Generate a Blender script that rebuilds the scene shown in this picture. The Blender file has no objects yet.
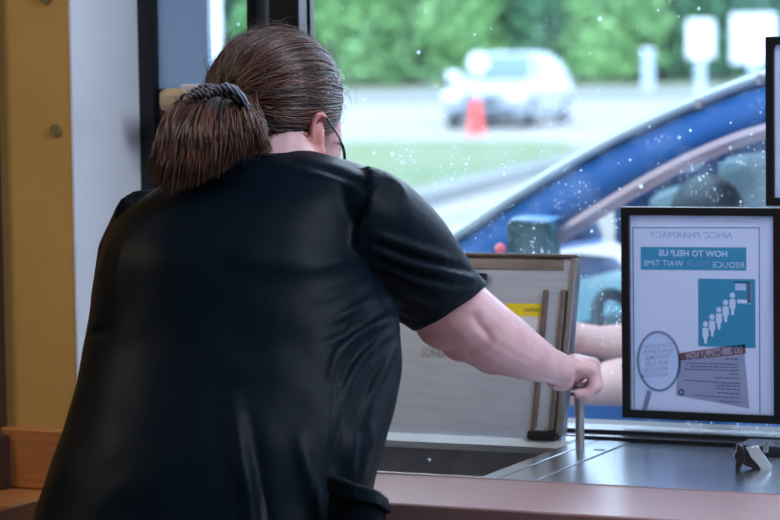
import bpy, bmesh, math, random
import numpy as np
from mathutils import Vector as V, Matrix, noise
random.seed(7)
SC = bpy.context.scene
COL = SC.collection

# ------------------------------------------------------------------ camera
F, CX, CY = 2600.0, 390.0, 260.0
YAW, PITCH, ROLL = math.radians(24.5), math.atan(179/2600), math.radians(0.8)
CAM = V((0, 0, 1.4))
D = V((-math.sin(YAW), math.cos(YAW), 0)); R = V((math.cos(YAW), math.sin(YAW), 0)); U = V((0, 0, 1))
fw = (D*math.cos(PITCH) - U*math.sin(PITCH)).normalized()
up0 = (U*math.cos(PITCH) + D*math.sin(PITCH)).normalized()
cr = R*math.cos(ROLL) - up0*math.sin(ROLL)
cu = up0*math.cos(ROLL) + R*math.sin(ROLL)
cam_d = bpy.data.cameras.new('camera'); cam = bpy.data.objects.new('camera', cam_d); COL.objects.link(cam)
m3 = Matrix((cr, cu, -fw)).transposed()
cam.matrix_world = Matrix.Translation(CAM) @ m3.to_4x4()
cam_d.sensor_width = 36; cam_d.lens = 36*F/780; cam_d.clip_start = .05; cam_d.clip_end = 900
cam_d.dof.use_dof = True; cam_d.dof.focus_distance = 3.62; cam_d.dof.aperture_fstop = 5.6
SC.camera = cam
SC.view_settings.view_transform = 'Standard'; SC.view_settings.look = 'None'
SC.view_settings.gamma = 1; SC.view_settings.use_curve_mapping = False
SC.view_settings.exposure = 1.35

# ------------------------------------------------------------------ sky and lamps
w = bpy.data.worlds.new('overcast_sky'); SC.world = w; w.use_nodes = True
nt = w.node_tree; bg = nt.nodes['Background']
tc = nt.nodes.new('ShaderNodeTexCoord'); nz = nt.nodes.new('ShaderNodeTexNoise'); nz.inputs['Scale'].default_value = 2.5
rp = nt.nodes.new('ShaderNodeValToRGB')
rp.color_ramp.elements[0].color = (.62, .80, 1.0, 1); rp.color_ramp.elements[1].color = (.86, .93, 1.0, 1)
nt.links.new(tc.outputs['Generated'], nz.inputs['Vector']); nt.links.new(nz.outputs['Fac'], rp.inputs['Fac'])
nt.links.new(rp.outputs['Color'], bg.inputs['Color']); bg.inputs['Strength'].default_value = 2.3

def area(name, loc, rot, sx, sy, energy, color, portal=False):
    l = bpy.data.lights.new(name, 'AREA'); l.shape = 'RECTANGLE'; l.size = sx; l.size_y = sy
    l.energy = energy; l.color = color
    o = bpy.data.objects.new(name, l); COL.objects.link(o); o.location = loc; o.rotation_euler = rot
    if portal: l.cycles.is_portal = True
    return o
area('window_portal', (-.75, 3.95, 1.5), (math.radians(-90), 0, 0), 2.9, 1.35, 1, (1, 1, 1), True)

# ------------------------------------------------------------------ pixel helpers (a pixel of the 780x520 frame to a point in the room)
def ray(px, py): return fw + cr*((px-CX)/F) - cu*((py-CY)/F)
def P(px, py, d): return CAM + ray(px, py)*d
def PY(px, py, y): r = ray(px, py); return CAM + r*((y-CAM.y)/r.y)
def PZ(px, py, z): r = ray(px, py); return CAM + r*((z-CAM.z)/r.z)
def proj(co):
    """numpy Nx3 -> px, py, depth"""
    q = co - np.array(CAM); d = q@np.array(fw)
    return CX + F*(q@np.array(cr))/d, CY - F*(q@np.array(cu))/d, d

# ------------------------------------------------------------------ materials
def mat(name, col=(.5, .5, .5), rough=.5, metal=0, spec=.5, noise_amt=0, nscale=20, col2=None, bump=0, bscale=80, coat=0, sheen=0,
        sss=0, trans=0, stretch=None, emis=None):
    m = bpy.data.materials.new(name); m.use_nodes = True; n = m.node_tree; b = n.nodes['Principled BSDF']
    b.inputs['Base Color'].default_value = (*col, 1); b.inputs['Roughness'].default_value = rough
    b.inputs['Metallic'].default_value = metal; b.inputs['Specular IOR Level'].default_value = spec
    b.inputs['Coat Weight'].default_value = coat; b.inputs['Sheen Weight'].default_value = sheen
    if sss:
        b.inputs['Subsurface Weight'].default_value = sss; b.inputs['Subsurface Radius'].default_value = (.012, .004, .002)
        b.inputs['Subsurface Scale'].default_value = 1
    if emis: b.inputs['Emission Color'].default_value = (*emis[:3], 1); b.inputs['Emission Strength'].default_value = emis[3]
    if col2 or bump:
        t = n.nodes.new('ShaderNodeTexCoord'); mp = n.nodes.new('ShaderNodeMapping')
        n.links.new(t.outputs['Object'], mp.inputs['Vector'])
        if stretch: mp.inputs['Scale'].default_value = stretch
    if col2:
        x = n.nodes.new('ShaderNodeTexNoise'); x.inputs['Scale'].default_value = nscale; x.inputs['Detail'].default_value = 6
        r = n.nodes.new('ShaderNodeValToRGB'); r.color_ramp.elements[0].position = .35; r.color_ramp.elements[1].position = .65
        r.color_ramp.elements[0].color = (*col, 1); r.color_ramp.elements[1].color = (*col2, 1)
        n.links.new(mp.outputs['Vector'], x.inputs['Vector']); n.links.new(x.outputs['Fac'], r.inputs['Fac'])
        n.links.new(r.outputs['Color'], b.inputs['Base Color'])
    if bump:
        x = n.nodes.new('ShaderNodeTexNoise'); x.inputs['Scale'].default_value = bscale; x.inputs['Detail'].default_value = 4
        bp = n.nodes.new('ShaderNodeBump'); bp.inputs['Strength'].default_value = bump; bp.inputs['Distance'].default_value = .002
        n.links.new(mp.outputs['Vector'], x.inputs['Vector']); n.links.new(x.outputs['Fac'], bp.inputs['Height'])
        n.links.new(bp.outputs['Normal'], b.inputs['Normal'])
    return m

def paper_mat(name, col, tr=.6):
    m = bpy.data.materials.new(name); m.use_nodes = True; n = m.node_tree; n.nodes.clear()
    o = n.nodes.new('ShaderNodeOutputMaterial'); mx = n.nodes.new('ShaderNodeMixShader'); mx.inputs[0].default_value = tr
    a = n.nodes.new('ShaderNodeBsdfDiffuse'); b = n.nodes.new('ShaderNodeBsdfTranslucent')
    a.inputs[0].default_value = (*col, 1); b.inputs[0].default_value = (*col, 1)
    n.links.new(a.outputs[0], mx.inputs[1]); n.links.new(b.outputs[0], mx.inputs[2]); n.links.new(mx.outputs[0], o.inputs[0])
    return m

def ink(name, col):
    m = bpy.data.materials.new(name); m.use_nodes = True; n = m.node_tree; n.nodes.clear()
    o = n.nodes.new('ShaderNodeOutputMaterial'); t = n.nodes.new('ShaderNodeBsdfTransparent')
    t.inputs[0].default_value = (*[c**.5 for c in col], 1); n.links.new(t.outputs[0], o.inputs[0]); return m
def glass_mat(name, tint=(.9, .95, 1), haze=.07, dusty=True, refl=.06, hcol=(.75, .87, 1), specks=.55):
    m = bpy.data.materials.new(name); m.use_nodes = True; n = m.node_tree; n.nodes.clear(); L = n.links.new
    o = n.nodes.new('ShaderNodeOutputMaterial')
    t = n.nodes.new('ShaderNodeBsdfTransparent'); t.inputs[0].default_value = (*tint, 1)
    g = n.nodes.new('ShaderNodeBsdfGlossy'); g.inputs['Roughness'].default_value = .02
    mx = n.nodes.new('ShaderNodeMixShader')
    lw = n.nodes.new('ShaderNodeFresnel'); lw.inputs['IOR'].default_value = 1.35
    L(lw.outputs[0], mx.inputs[0]); L(t.outputs[0], mx.inputs[1]); L(g.outputs[0], mx.inputs[2])
    last = mx
    if dusty:
        df = n.nodes.new('ShaderNodeBsdfDiffuse'); df.inputs[0].default_value = (*hcol, 1)
        tl = n.nodes.new('ShaderNodeBsdfTranslucent'); tl.inputs[0].default_value = (*hcol, 1)
        md = n.nodes.new('ShaderNodeMixShader'); md.inputs[0].default_value = .75
        L(df.outputs[0], md.inputs[1]); L(tl.outputs[0], md.inputs[2])
        tc = n.nodes.new('ShaderNodeTexCoord')
        vo = n.nodes.new('ShaderNodeTexVoronoi'); vo.inputs['Scale'].default_value = 62; vo.inputs['Randomness'].default_value = 1
        L(tc.outputs['Object'], vo.inputs['Vector'])
        nz = n.nodes.new('ShaderNodeTexNoise'); nz.inputs['Scale'].default_value = 9; nz.inputs['Detail'].default_value = 8
        L(tc.outputs['Object'], nz.inputs['Vector'])
        # spot size varies from cell to cell
        sep = n.nodes.new('ShaderNodeSeparateColor'); L(vo.outputs['Color'], sep.inputs[0])
        pw = n.nodes.new('ShaderNodeMath'); pw.operation = 'POWER'; pw.inputs[1].default_value = 6; L(sep.outputs[0], pw.inputs[0])
        ml = n.nodes.new('ShaderNodeMath'); ml.operation = 'MULTIPLY'; ml.inputs[1].default_value = .22; L(pw.outputs[0], ml.inputs[0])
        lt = n.nodes.new('ShaderNodeMath'); lt.operation = 'LESS_THAN'; L(vo.outputs['Distance'], lt.inputs[0]); L(ml.outputs[0], lt.inputs[1])
        sm = n.nodes.new('ShaderNodeMath'); sm.operation = 'MULTIPLY'; sm.inputs[1].default_value = specks; L(lt.outputs[0], sm.inputs[0])
        mr = n.nodes.new('ShaderNodeMapRange'); mr.inputs['From Min'].default_value = .35; mr.inputs['From Max'].default_value = .75
        mr.inputs['To Min'].default_value = haze*.6; mr.inputs['To Max'].default_value = haze*1.6; L(nz.outputs['Fac'], mr.inputs['Value'])
        v2 = n.nodes.new('ShaderNodeTexVoronoi'); v2.inputs['Scale'].default_value = 170; L(tc.outputs['Object'], v2.inputs['Vector'])
        s2 = n.nodes.new('ShaderNodeSeparateColor'); L(v2.outputs['Color'], s2.inputs[0])
        p2 = n.nodes.new('ShaderNodeMath'); p2.operation = 'POWER'; p2.inputs[1].default_value = 2; L(s2.outputs[0], p2.inputs[0])
        m2 = n.nodes.new('ShaderNodeMath'); m2.operation = 'MULTIPLY'; m2.inputs[1].default_value = .38; L(p2.outputs[0], m2.inputs[0])
        l2 = n.nodes.new('ShaderNodeMath'); l2.operation = 'LESS_THAN'; L(v2.outputs['Distance'], l2.inputs[0]); L(m2.outputs[0], l2.inputs[1])
        n2 = n.nodes.new('ShaderNodeTexNoise'); n2.inputs['Scale'].default_value = 14; n2.inputs['Detail'].default_value = 5; L(tc.outputs['Object'], n2.inputs['Vector'])
        r2 = n.nodes.new('ShaderNodeMapRange'); r2.inputs['From Min'].default_value = .45; r2.inputs['From Max'].default_value = .7; r2.inputs['To Max'].default_value = .5; L(n2.outputs['Fac'], r2.inputs['Value'])
        # dirt thickens towards the bottom of the pane
        sx = n.nodes.new('ShaderNodeSeparateXYZ'); L(tc.outputs['Object'], sx.inputs[0])
        r3 = n.nodes.new('ShaderNodeMapRange'); r3.inputs['From Min'].default_value = 1.43; r3.inputs['From Max'].default_value = 1.32; r3.inputs['To Min'].default_value = .25; L(sx.outputs['Z'], r3.inputs['Value'])
        k2 = n.nodes.new('ShaderNodeMath'); k2.operation = 'MULTIPLY'; L(l2.outputs[0], k2.inputs[0]); L(r2.outputs[0], k2.inputs[1])
        k4 = n.nodes.new('ShaderNodeMath'); k4.operation = 'MULTIPLY_ADD'; k4.inputs[1].default_value = .10; L(r2.outputs[0], k4.inputs[0]); L(k2.outputs[0], k4.inputs[2])
        k3 = n.nodes.new('ShaderNodeMath'); k3.operation = 'MULTIPLY'; L(k4.outputs[0], k3.inputs[0]); L(r3.outputs[0], k3.inputs[1])
        sm0 = sm; sm = n.nodes.new('ShaderNodeMath'); sm.operation = 'ADD'; L(sm0.outputs[0], sm.inputs[0]); L(k3.outputs[0], sm.inputs[1])
        ad = n.nodes.new('ShaderNodeMath'); ad.operation = 'ADD'; ad.use_clamp = True; L(sm.outputs[0], ad.inputs[0]); L(mr.outputs[0], ad.inputs[1])
        fin = n.nodes.new('ShaderNodeMixShader'); L(ad.outputs[0], fin.inputs[0]); L(mx.outputs[0], fin.inputs[1]); L(md.outputs[0], fin.inputs[2])
        last = fin
    L(last.outputs[0], o.inputs[0])
    return m

M = dict(
    tan=mat('tan_wall_paint', (.60, .36, .105), .75, col2=(.55, .33, .095), nscale=6),
    plug=mat('olive_plug', (.22, .17, .07), .6),
    white=mat('white_wall_paint', (.72, .74, .80), .6, bump=.15, bscale=60),
    ceil=mat('ceiling_paint', (.50, .55, .64), .8),
    floor=mat('floor_vinyl', (.25, .2, .16), .45, col2=(.3, .25, .2), nscale=8),
    room=mat('room_paint', (.26, .28, .33), .8),
    black=mat('black_frame_metal', (.006, .0065, .008), .35, spec=.4),
    satin=mat('satin_black', (.012, .012, .014), .55, spec=.3),
    alu=mat('grey_aluminium', (.32, .38, .46), .35, metal=.8),
    bluepanel=mat('blue_grey_panel', (.38, .56, .80), .4, spec=.4, col2=(.41, .59, .82), nscale=3),
    steel=mat('stainless_steel', (.55, .57, .60), .24, metal=1, bump=.10, bscale=90, stretch=(1, 14, 14)),
    plate=mat('polished_stainless', (.58, .66, .72), .24, metal=1, bump=.05, bscale=70, stretch=(1, 10, 10)),
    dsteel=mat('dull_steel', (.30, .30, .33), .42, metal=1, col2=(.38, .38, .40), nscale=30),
    lid=mat('scratched_stainless', (.44, .50, .62), .38, metal=.6, col2=(.50, .57, .69), nscale=14, bump=.12, bscale=120, stretch=(1, 1, 8)),
    rust=mat('worn_adhesive_strip', (.34, .29, .26), .7, metal=.2, col2=(.12, .085, .065), nscale=20, bump=.5, bscale=120, stretch=(.35, 1, 2)),
    chrome=mat('chrome', (.82, .86, .90), .16, metal=.75),
    bronze=mat('worn_dark_steel', (.16, .13, .125), .45, metal=.8, col2=(.24, .20, .19), nscale=40),
    rod=mat('lever_steel', (.62, .60, .62), .28, metal=.9),
    laminate=mat('pinkish_brown_laminate', (.34, .20, .195), .28, spec=.6, col2=(.29, .17, .165), nscale=45, stretch=(.3, 3, 1)),
    wood=mat('orange_wood', (.48, .20, .065), .4, col2=(.38, .145, .045), nscale=30, stretch=(.4, 1, 6)),
    darkwood=mat('dark_edge_wood', (.075, .032, .022), .5, spec=.3, col2=(.055, .025, .02), nscale=30),
    glass=glass_mat('dusty_window_glass', haze=.012),
    carglass=glass_mat('car_glass', (.42, .60, .62), dusty=False),
    dash=mat('dashboard_painted_sky_sheen', (.16, .34, .40), .5),  # reflected sky is put into the dashboard's pale colour
    tint=glass_mat('tinted_car_glass', (.10, .20, .26), dusty=False),
    scrub=mat('black_scrub_cloth', (.0021, .0058, .0108), .42, spec=.055, bump=.2, bscale=420),
    seam=mat('black_seam_cloth', (.004, .005, .007), .7, spec=.2),
    trous=mat('black_trousers', (.012, .012, .016), .8),
    shoe=mat('black_shoe', (.02, .02, .02), .5),
    skin=mat('pale_pink_skin', (.68, .43, .44), .42, spec=.5, sss=.25, col2=(.61, .35, .36), nscale=26, bump=.12, bscale=260),
    skin2=mat('warm_skin', (.46, .27, .235), .5, spec=.4, sss=.2),
    nail=mat('dark_nail_polish', (.03, .01, .02), .2),
    eye=mat('eye_white', (.7, .7, .7), .2), lips=mat('lips', (.45, .15, .14), .4),
    hairA=mat('brown_hair', (.044, .020, .015), .38, spec=.6),
    hairB=mat('chestnut_hair', (.17, .070, .042), .36, spec=.6),
    hairC=mat('ash_hair', (.13, .085, .075), .34, spec=.7),
    capm=mat('hair_base', (.022, .012, .010), .55, spec=.35, bump=.8, bscale=60),
    dhair=mat('dark_hair', (.02, .025, .04), .5),
    specs=mat('dark_glasses_frame', (.02, .03, .04), .25),
    frame=mat('black_sign_frame', (.008, .008, .009), .32, spec=.45),
    paper=paper_mat('white_paper', (.66, .68, .80)),
    teal=ink('teal_ink', (.17, .52, .60)), tealtxt=ink('teal_text_ink', (.13, .38, .48)),
    purple=ink('purple_ink', (.20, .22, .42)), ghost=ink('pale_ink', (.80, .84, .90)),
    redink=ink('brick_red_ink', (.42, .22, .19)), greyink=ink('grey_ink', (.62, .60, .64)),
    txt=ink('dark_text_ink', (.34, .34, .42)), lens=ink('lens_ink', (.88, .94, .98)), rimink=ink('grey_rim_ink', (.44, .45, .50)),
    yellow=mat('yellow_label', (.78, .58, .015), .5), wlabel=mat('white_label', (.62, .6, .66), .5), btxt=mat('black_print', (.03, .03, .03), .5),
    emboss=mat('faint_stamped_steel', (.40, .41, .46), .5, metal=.8),
    brown=mat('dark_brown_plastic', (.014, .006, .008), .3),
    beige=mat('beige_plastic', (.50, .36, .22), .5),
    blue=mat('blue_car_paint', (.002, .052, .19), .45, spec=.08, col2=(.002, .064, .225), nscale=5),
    cartrim=mat('satin_silver_trim', (.34, .29, .36), .3, metal=.5),
    rubber=mat('car_rubber', (.02, .025, .03), .6),
    cabin=mat('car_interior', (.035, .06, .09), .7), liner=mat('car_liner', (.05, .09, .14), .8),
    seat=mat('light_seat_fabric', (.30, .35, .38), .8),
    mirrorc=mat('teal_mirror_housing', (.005, .065, .09), .35, spec=.3),
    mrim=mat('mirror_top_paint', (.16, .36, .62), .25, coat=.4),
    pinkr=mat('pink_reflector', (.75, .12, .16), .3),
    silver=mat('silver_car_paint', (.24, .28, .34), .35, metal=.2, coat=.3),
    dglass=mat('dark_car_glass', (.05, .12, .17), .08, spec=.8),
    lampw=mat('headlamp_glass', (.9, .93, .96), .1), dgrey=mat('dark_grey_plastic', (.04, .05, .06), .6),
    cone=mat('red_cone_plastic', (.85, .06, .05), .5), signw=mat('white_sign_back', (.80, .84, .92), .5), post=mat('pale_post', (.45, .55, .68), .5),
    conc=mat('pale_concrete', (.20, .19, .175), .9, col2=(.23, .22, .20), nscale=.4),
    road=mat('pale_road', (.115, .13, .135), .9, col2=(.14, .15, .155), nscale=.3),
    verge=mat('dry_grass', (.13, .15, .07), .95, col2=(.17, .18, .10), nscale=.25),
    grass=mat('grass_green', (.055, .105, .03), .95, col2=(.095, .13, .05), nscale=.35),
    soil=mat('pinkish_soil', (.20, .17, .15), .95, col2=(.17, .155, .125), nscale=.5),
    bark=mat('bark', (.09, .06, .04), .9),
)
LEAVES = [mat('leaf_green_%d' % i, c, .6, col2=c2, nscale=1.5) for i, (c, c2) in enumerate([
    ((.08, .25, .07), (.14, .36, .11)), ((.045, .16, .07), (.075, .22, .09)), ((.14, .33, .10), (.21, .42, .14)), ((.03, .12, .075), (.05, .16, .09))])]
# striped hair tie
zs = bpy.data.materials.new('striped_hair_tie_cloth'); zs.use_nodes = True
_n = zs.node_tree; _w = _n.nodes.new('ShaderNodeTexWave'); _w.inputs['Scale'].default_value = 70; _w.bands_direction = 'DIAGONAL'; _w.inputs['Distortion'].default_value = 2
_r = _n.nodes.new('ShaderNodeValToRGB'); _r.color_ramp.elements[0].color = (.006, .006, .009, 1); _r.color_ramp.elements[1].color = (.22, .24, .32, 1)
_r.color_ramp.elements[0].position = .55; _r.color_ramp.elements[1].position = .8
_t = _n.nodes.new('ShaderNodeTexCoord'); _n.links.new(_t.outputs['Object'], _w.inputs['Vector'])
_n.links.new(_w.outputs['Color'], _r.inputs['Fac']); _n.links.new(_r.outputs['Color'], _n.nodes['Principled BSDF'].inputs['Base Color']); M['zebra'] = zs

# ------------------------------------------------------------------ mesh helpers
def tag(o, label=None, cat=None, group=None, kind=None):
    if label: o['label'] = label
    if cat: o['category'] = cat
    if group: o['group'] = group
    if kind: o['kind'] = kind
    return o
def obj(name, bm, m, parent=None, smooth=False, bevel=0, label=None):
    me = bpy.data.meshes.new(name)
    if isinstance(bm, bmesh.types.BMesh):
        bmesh.ops.recalc_face_normals(bm, faces=bm.faces[:]); bm.to_mesh(me); bm.free()
    else: me = bm
    o = bpy.data.objects.new(name, me); COL.objects.link(o)
    if m is not None:
        for x in (m if isinstance(m, (list, tuple)) else [m]): me.materials.append(x)
    if smooth:
        me.polygons.foreach_set('use_smooth', [True]*len(me.polygons))
    if bevel:
        b = o.modifiers.new('bevel', 'BEVEL'); b.width = bevel; b.segments = 2; b.limit_method = 'ANGLE'
    if parent: o.parent = parent; o.matrix_parent_inverse = parent.matrix_world.inverted()
    if label: o['label'] = label
    return o
def empty(name, loc, label, cat, group=None):
    o = bpy.data.objects.new(name, None); COL.objects.link(o); o.location = loc; o.matrix_world = Matrix.Translation(loc)
    o.empty_display_size = .05
    return tag(o, label, cat, group)
def NB(): return bmesh.new()
def box(bm, x0, x1, y0, y1, z0, z1):
    v = [bm.verts.new((x, y, z)) for x in (x0, x1) for y in (y0, y1) for z in (z0, z1)]
    for f in ((0, 1, 3, 2), (4, 6, 7, 5), (0, 4, 5, 1), (2, 3, 7, 6), (0, 2, 6, 4), (1, 5, 7, 3)): bm.faces.new([v[i] for i in f])
    return bm
def bx(*a): return box(NB(), *a)
def obox(bm, c, ax, ay, az, hx, hy, hz):
    v = [bm.verts.new(c + ax*hx*i + ay*hy*j + az*hz*k) for i in (-1, 1) for j in (-1, 1) for k in (-1, 1)]
    for f in ((0, 1, 3, 2), (4, 6, 7, 5), (0, 4, 5, 1), (2, 3, 7, 6), (0, 2, 6, 4), (1, 5, 7, 3)): bm.faces.new([v[i] for i in f])
    return bm
def slab(bm, pts, vec):
    """polygon pts extruded by vec, closed"""
    a = [bm.verts.new(p) for p in pts]; b = [bm.verts.new(V(p)+vec) for p in pts]; n = len(pts)
    bm.faces.new(a); bm.faces.new(b[::-1])
    for i in range(n): bm.faces.new((a[i], b[i], b[(i+1) % n], a[(i+1) % n]))
    return bm
def tube(bm, pts, rad, seg=10, cap=True):
    pts = [V(p) for p in pts]; n = len(pts)
    if not isinstance(rad, (list, tuple)): rad = [rad]*n
    rings = []; prev = None
    for i in range(n):
        t = (pts[min(i+1, n-1)] - pts[max(i-1, 0)]).normalized()
        if prev is None: a = t.orthogonal().normalized()
        else: a = (prev - t*prev.dot(t)).normalized()
        prev = a; b = t.cross(a)
        rings.append([bm.verts.new(pts[i] + (a*math.cos(k*2*math.pi/seg) + b*math.sin(k*2*math.pi/seg))*rad[i]) for k in range(seg)])
    for i in range(n-1):
        for k in range(seg): bm.faces.new((rings[i][k], rings[i][(k+1) % seg], rings[i+1][(k+1) % seg], rings[i+1][k]))
    if cap: bm.faces.new(rings[0][::-1]); bm.faces.new(rings[-1])
    return bm
def loft(bm, rings, cap=True):
    rs = [[bm.verts.new(p) for p in r] for r in rings]; n = len(rs[0])
    for i in range(len(rs)-1):
        for k in range(n): bm.faces.new((rs[i][k], rs[i][(k+1) % n], rs[i+1][(k+1) % n], rs[i+1][k]))
    if cap: bm.faces.new(rs[0][::-1]); bm.faces.new(rs[-1])
    return bm
def ellip(bm, c, rx, ry, rz, ax=R, ay=D, az=U, seg=20, rg=12):
    t = Matrix.Translation(c) @ Matrix((ax*rx, ay*ry, az*rz)).transposed().to_4x4()
    bmesh.ops.create_uvsphere(bm, u_segments=seg, v_segments=rg, radius=1, matrix=t)
    return bm
def limb(bm, pts, seg=16):
    """pts: list of (Vector, radius): tapered tube with rounded ends"""
    tube(bm, [p for p, r in pts], [r for p, r in pts], seg)
    for p, r in (pts[0], pts[-1]): ellip(bm, p, r, r, r, seg=12, rg=8)
    return bm
def spline(pts, n):
    """Catmull-Rom through pts (sequences of floats), n samples"""
    p = np.array([list(map(float, q)) for q in pts]); p = np.vstack([2*p[0]-p[1], p, 2*p[-1]-p[-2]])
    out = []; k = len(p)-3
    for i in range(n):
        t = i/(n-1)*k; j = min(int(t), k-1); t -= j; a, b, c, d = p[j:j+4]
        out.append(.5*((2*b)+(-a+c)*t+(2*a-5*b+4*c-d)*t*t+(-a+3*b-3*c+d)*t**3))
    return out
def remesh(bm, voxel, smooth=4, fac=.5):
    me = bpy.data.meshes.new('tmp'); bmesh.ops.recalc_face_normals(bm, faces=bm.faces[:]); bm.to_mesh(me); bm.free()
    o = bpy.data.objects.new('tmp', me); COL.objects.link(o)
    r = o.modifiers.new('r', 'REMESH'); r.mode = 'VOXEL'; r.voxel_size = voxel
    if smooth: s = o.modifiers.new('s', 'SMOOTH'); s.iterations = smooth; s.factor = fac
    dg = bpy.context.evaluated_depsgraph_get(); dg.update()
    out = bpy.data.meshes.new_from_object(o.evaluated_get(dg))
    bpy.data.objects.remove(o); bpy.data.meshes.remove(me)
    return out
def text_bm(body, X0, X1, Z0, Z1, Y, mirrored=True, shear=0, small_caps=False, bold=.0, skew=0, depth=0):
    """lettering fitted into a rectangle of the plane y=Y; mirrored lettering faces outdoors"""
    c = bpy.data.curves.new('t', 'FONT'); c.body = body; c.shear = shear; c.offset = bold; c.resolution_u = 3; c.extrude = .5 if depth else 0
    if small_caps:
        c.small_caps_scale = .78
        for i, ch in enumerate(body):
            c.body_format[i].use_small_caps = True
    o = bpy.data.objects.new('t', c); COL.objects.link(o)
    dg = bpy.context.evaluated_depsgraph_get(); dg.update()
    me = bpy.data.meshes.new_from_object(o.evaluated_get(dg)); bpy.data.objects.remove(o)
    co = np.array([v.co[:] for v in me.vertices]); lo, hi = co.min(0), co.max(0)
    for v in me.vertices:
        s = (v.co.x-lo[0])/(hi[0]-lo[0]); t = (v.co.y-lo[1])/(hi[1]-lo[1])
        if mirrored: s = 1-s
        v.co = (X0+(X1-X0)*s, Y + v.co.z*depth, Z0+(Z1-Z0)*t + skew*(s-.5))
    bm = NB(); bm.from_mesh(me); return bm
def structure(o): o['kind'] = 'structure'; return o

# ================================================================== THE ROOM
YG = 3.80                                   # window glass
XL = PY(143, 100, 3.80).x                   # left reveal of the window
TANY = 3.567
structure(obj('floor', bx(-4.2, 2.2, -1.6, 3.95, -.05, 0), M['floor']))
structure(obj('ceiling', bx(-4.2, 2.2, -1.6, 3.95, 2.6, 2.65), M['ceil']))
structure(obj('wall_back', bx(-4.2, 2.2, -1.7, -1.6, 0, 2.6), M['room']))
structure(obj('wall_right', bx(2.2, 2.3, -1.7, 3.95, 0, 2.6), M['room']))
structure(obj('wall_left', bx(-4.3, -4.2, -1.7, 3.95, 0, 2.6), M['room']))
structure(obj('wall_tan', bx(-4.2, XL, TANY, 3.95, 0, 2.6), [M['tan']]))
structure(obj('wall_reveal', bx(XL, XL+.006, TANY-.001, 3.78, .5, 2.6), M['white'], bevel=.002))
structure(obj('wall_front', bx(XL, 2.2, 3.78, 3.95, 0, .835), M['room']))
structure(obj('wall_front', bx(XL, 2.2, 3.74, 3.95, 2.2, 2.6), M['room']))
structure(obj('wall_front', bx(.75, 2.2, 3.74, 3.95, .835, 2.2), M['room']))
for k, (px, py) in enumerate(((46, -2), (56, 130))):
    c = PY(px, py, TANY); b = NB()
    bmesh.ops.create_cone(b, cap_ends=True, segments=24, radius1=.0105, radius2=.0095, depth=.005,
                          matrix=Matrix.Translation((c.x, TANY-.0022, c.z)) @ Matrix.Rotation(math.radians(90), 4, 'X'))
    tag(obj('screw_cap', b, M['plug'], smooth=False), ['round olive cap on the tan wall panel, cut by the top of the view',
        'round olive cap on the tan wall panel, the lower one level with the ponytail'][k], 'screw cap', 'caps on the tan wall panel')
# dark upright strip at the far left edge of the tan panel
xs = PY(1.5, 300, TANY-.01).x
structure(obj('trim_1', bx(xs-.06, xs, TANY-.03, TANY, .83, 2.6), M['darkwood'], bevel=.003))
# wood backsplash and ledge under the tan panel
zb = PY(30, 429, TANY-.02).z; zl = PY(30, 489, TANY-.02).z
structure(obj('trim_2', bx(-4.1, XL-.001, TANY-.022, TANY, zl, zb), M['wood'], bevel=.003))
structure(obj('trim_3', bx(xs-.05, PY(4, 440, TANY-.04).x, TANY-.045, TANY-.022, zl, zb-.01), M['darkwood'], bevel=.003))
t = empty('side_desk', (-3.2, 3.3, 0), 'low wooden side desk below the tan wall panel, its top edge at the bottom left', 'desk')
def poly_slab(px, z, th):
    b = NB(); slab(b, [PZ(a, c, z) for a, c in px], V((0, 0, -th))); return b
obj('desk_top', bx(-4.1, XL-.02, 3.40, TANY-.02, zl-.03, zl), M['wood'], t, bevel=.004)
b = NB(); slab(b, [PZ(-60, 527, zl+.004), PZ(70, 492, zl+.004), PZ(150, 560, zl+.004), PZ(-60, 640, zl+.004)], V((0, 0, -.035)))
obj('desk_leaf', b, M['darkwood'], t, bevel=.003, label='dark purplish brown leaf of the desk')
obj('desk_panel', bx(-4.1, XL-.06, 3.45, TANY-.03, 0, zl-.03), M['wood'], t)

# ceiling lamps out of view, added to light the tan wall and the counter side
for k, (x, y) in enumerate(((-3.1, 2.2), (.3, 1.4), (-1.0, -.8))):
    t = empty('unseen_ceiling_light', (x, y, 2.59), ['unseen square ceiling lamp added to light the tan wall', 'unseen square ceiling lamp above the right side of the room',
              'unseen square ceiling lamp at the back of the room'][k], 'ceiling lamp', 'ceiling lamps')
    obj('frame', bx(x-.31, x+.31, y-.31, y+.31, 2.575, 2.598), M['white'], t)
    obj('diffuser', bx(x-.28, x+.28, y-.28, y+.28, 2.566, 2.576), mat('warm_fill_diffuser', (.8, .8, .8), .5, emis=(1, .80, .55, (7.2, .5, .5)[k])), t)
t = empty('unseen_ceiling_light', (.25, 2.9, 2.59), 'unseen long cool white ceiling lamp added to light the counter and sleeve', 'ceiling lamp', 'ceiling lamps')  # unseen lamp, added on the right so its light catches the sleeve
obj('frame', bx(-.83, 1.33, 2.62, 3.18, 2.575, 2.598), M['white'], t)
obj('diffuser', bx(-.80, 1.30, 2.65, 3.15, 2.566, 2.576), mat('cool_fill_diffuser', (.8, .8, .8), .5, emis=(.76, .85, 1.0, 8.5)), t)

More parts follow.
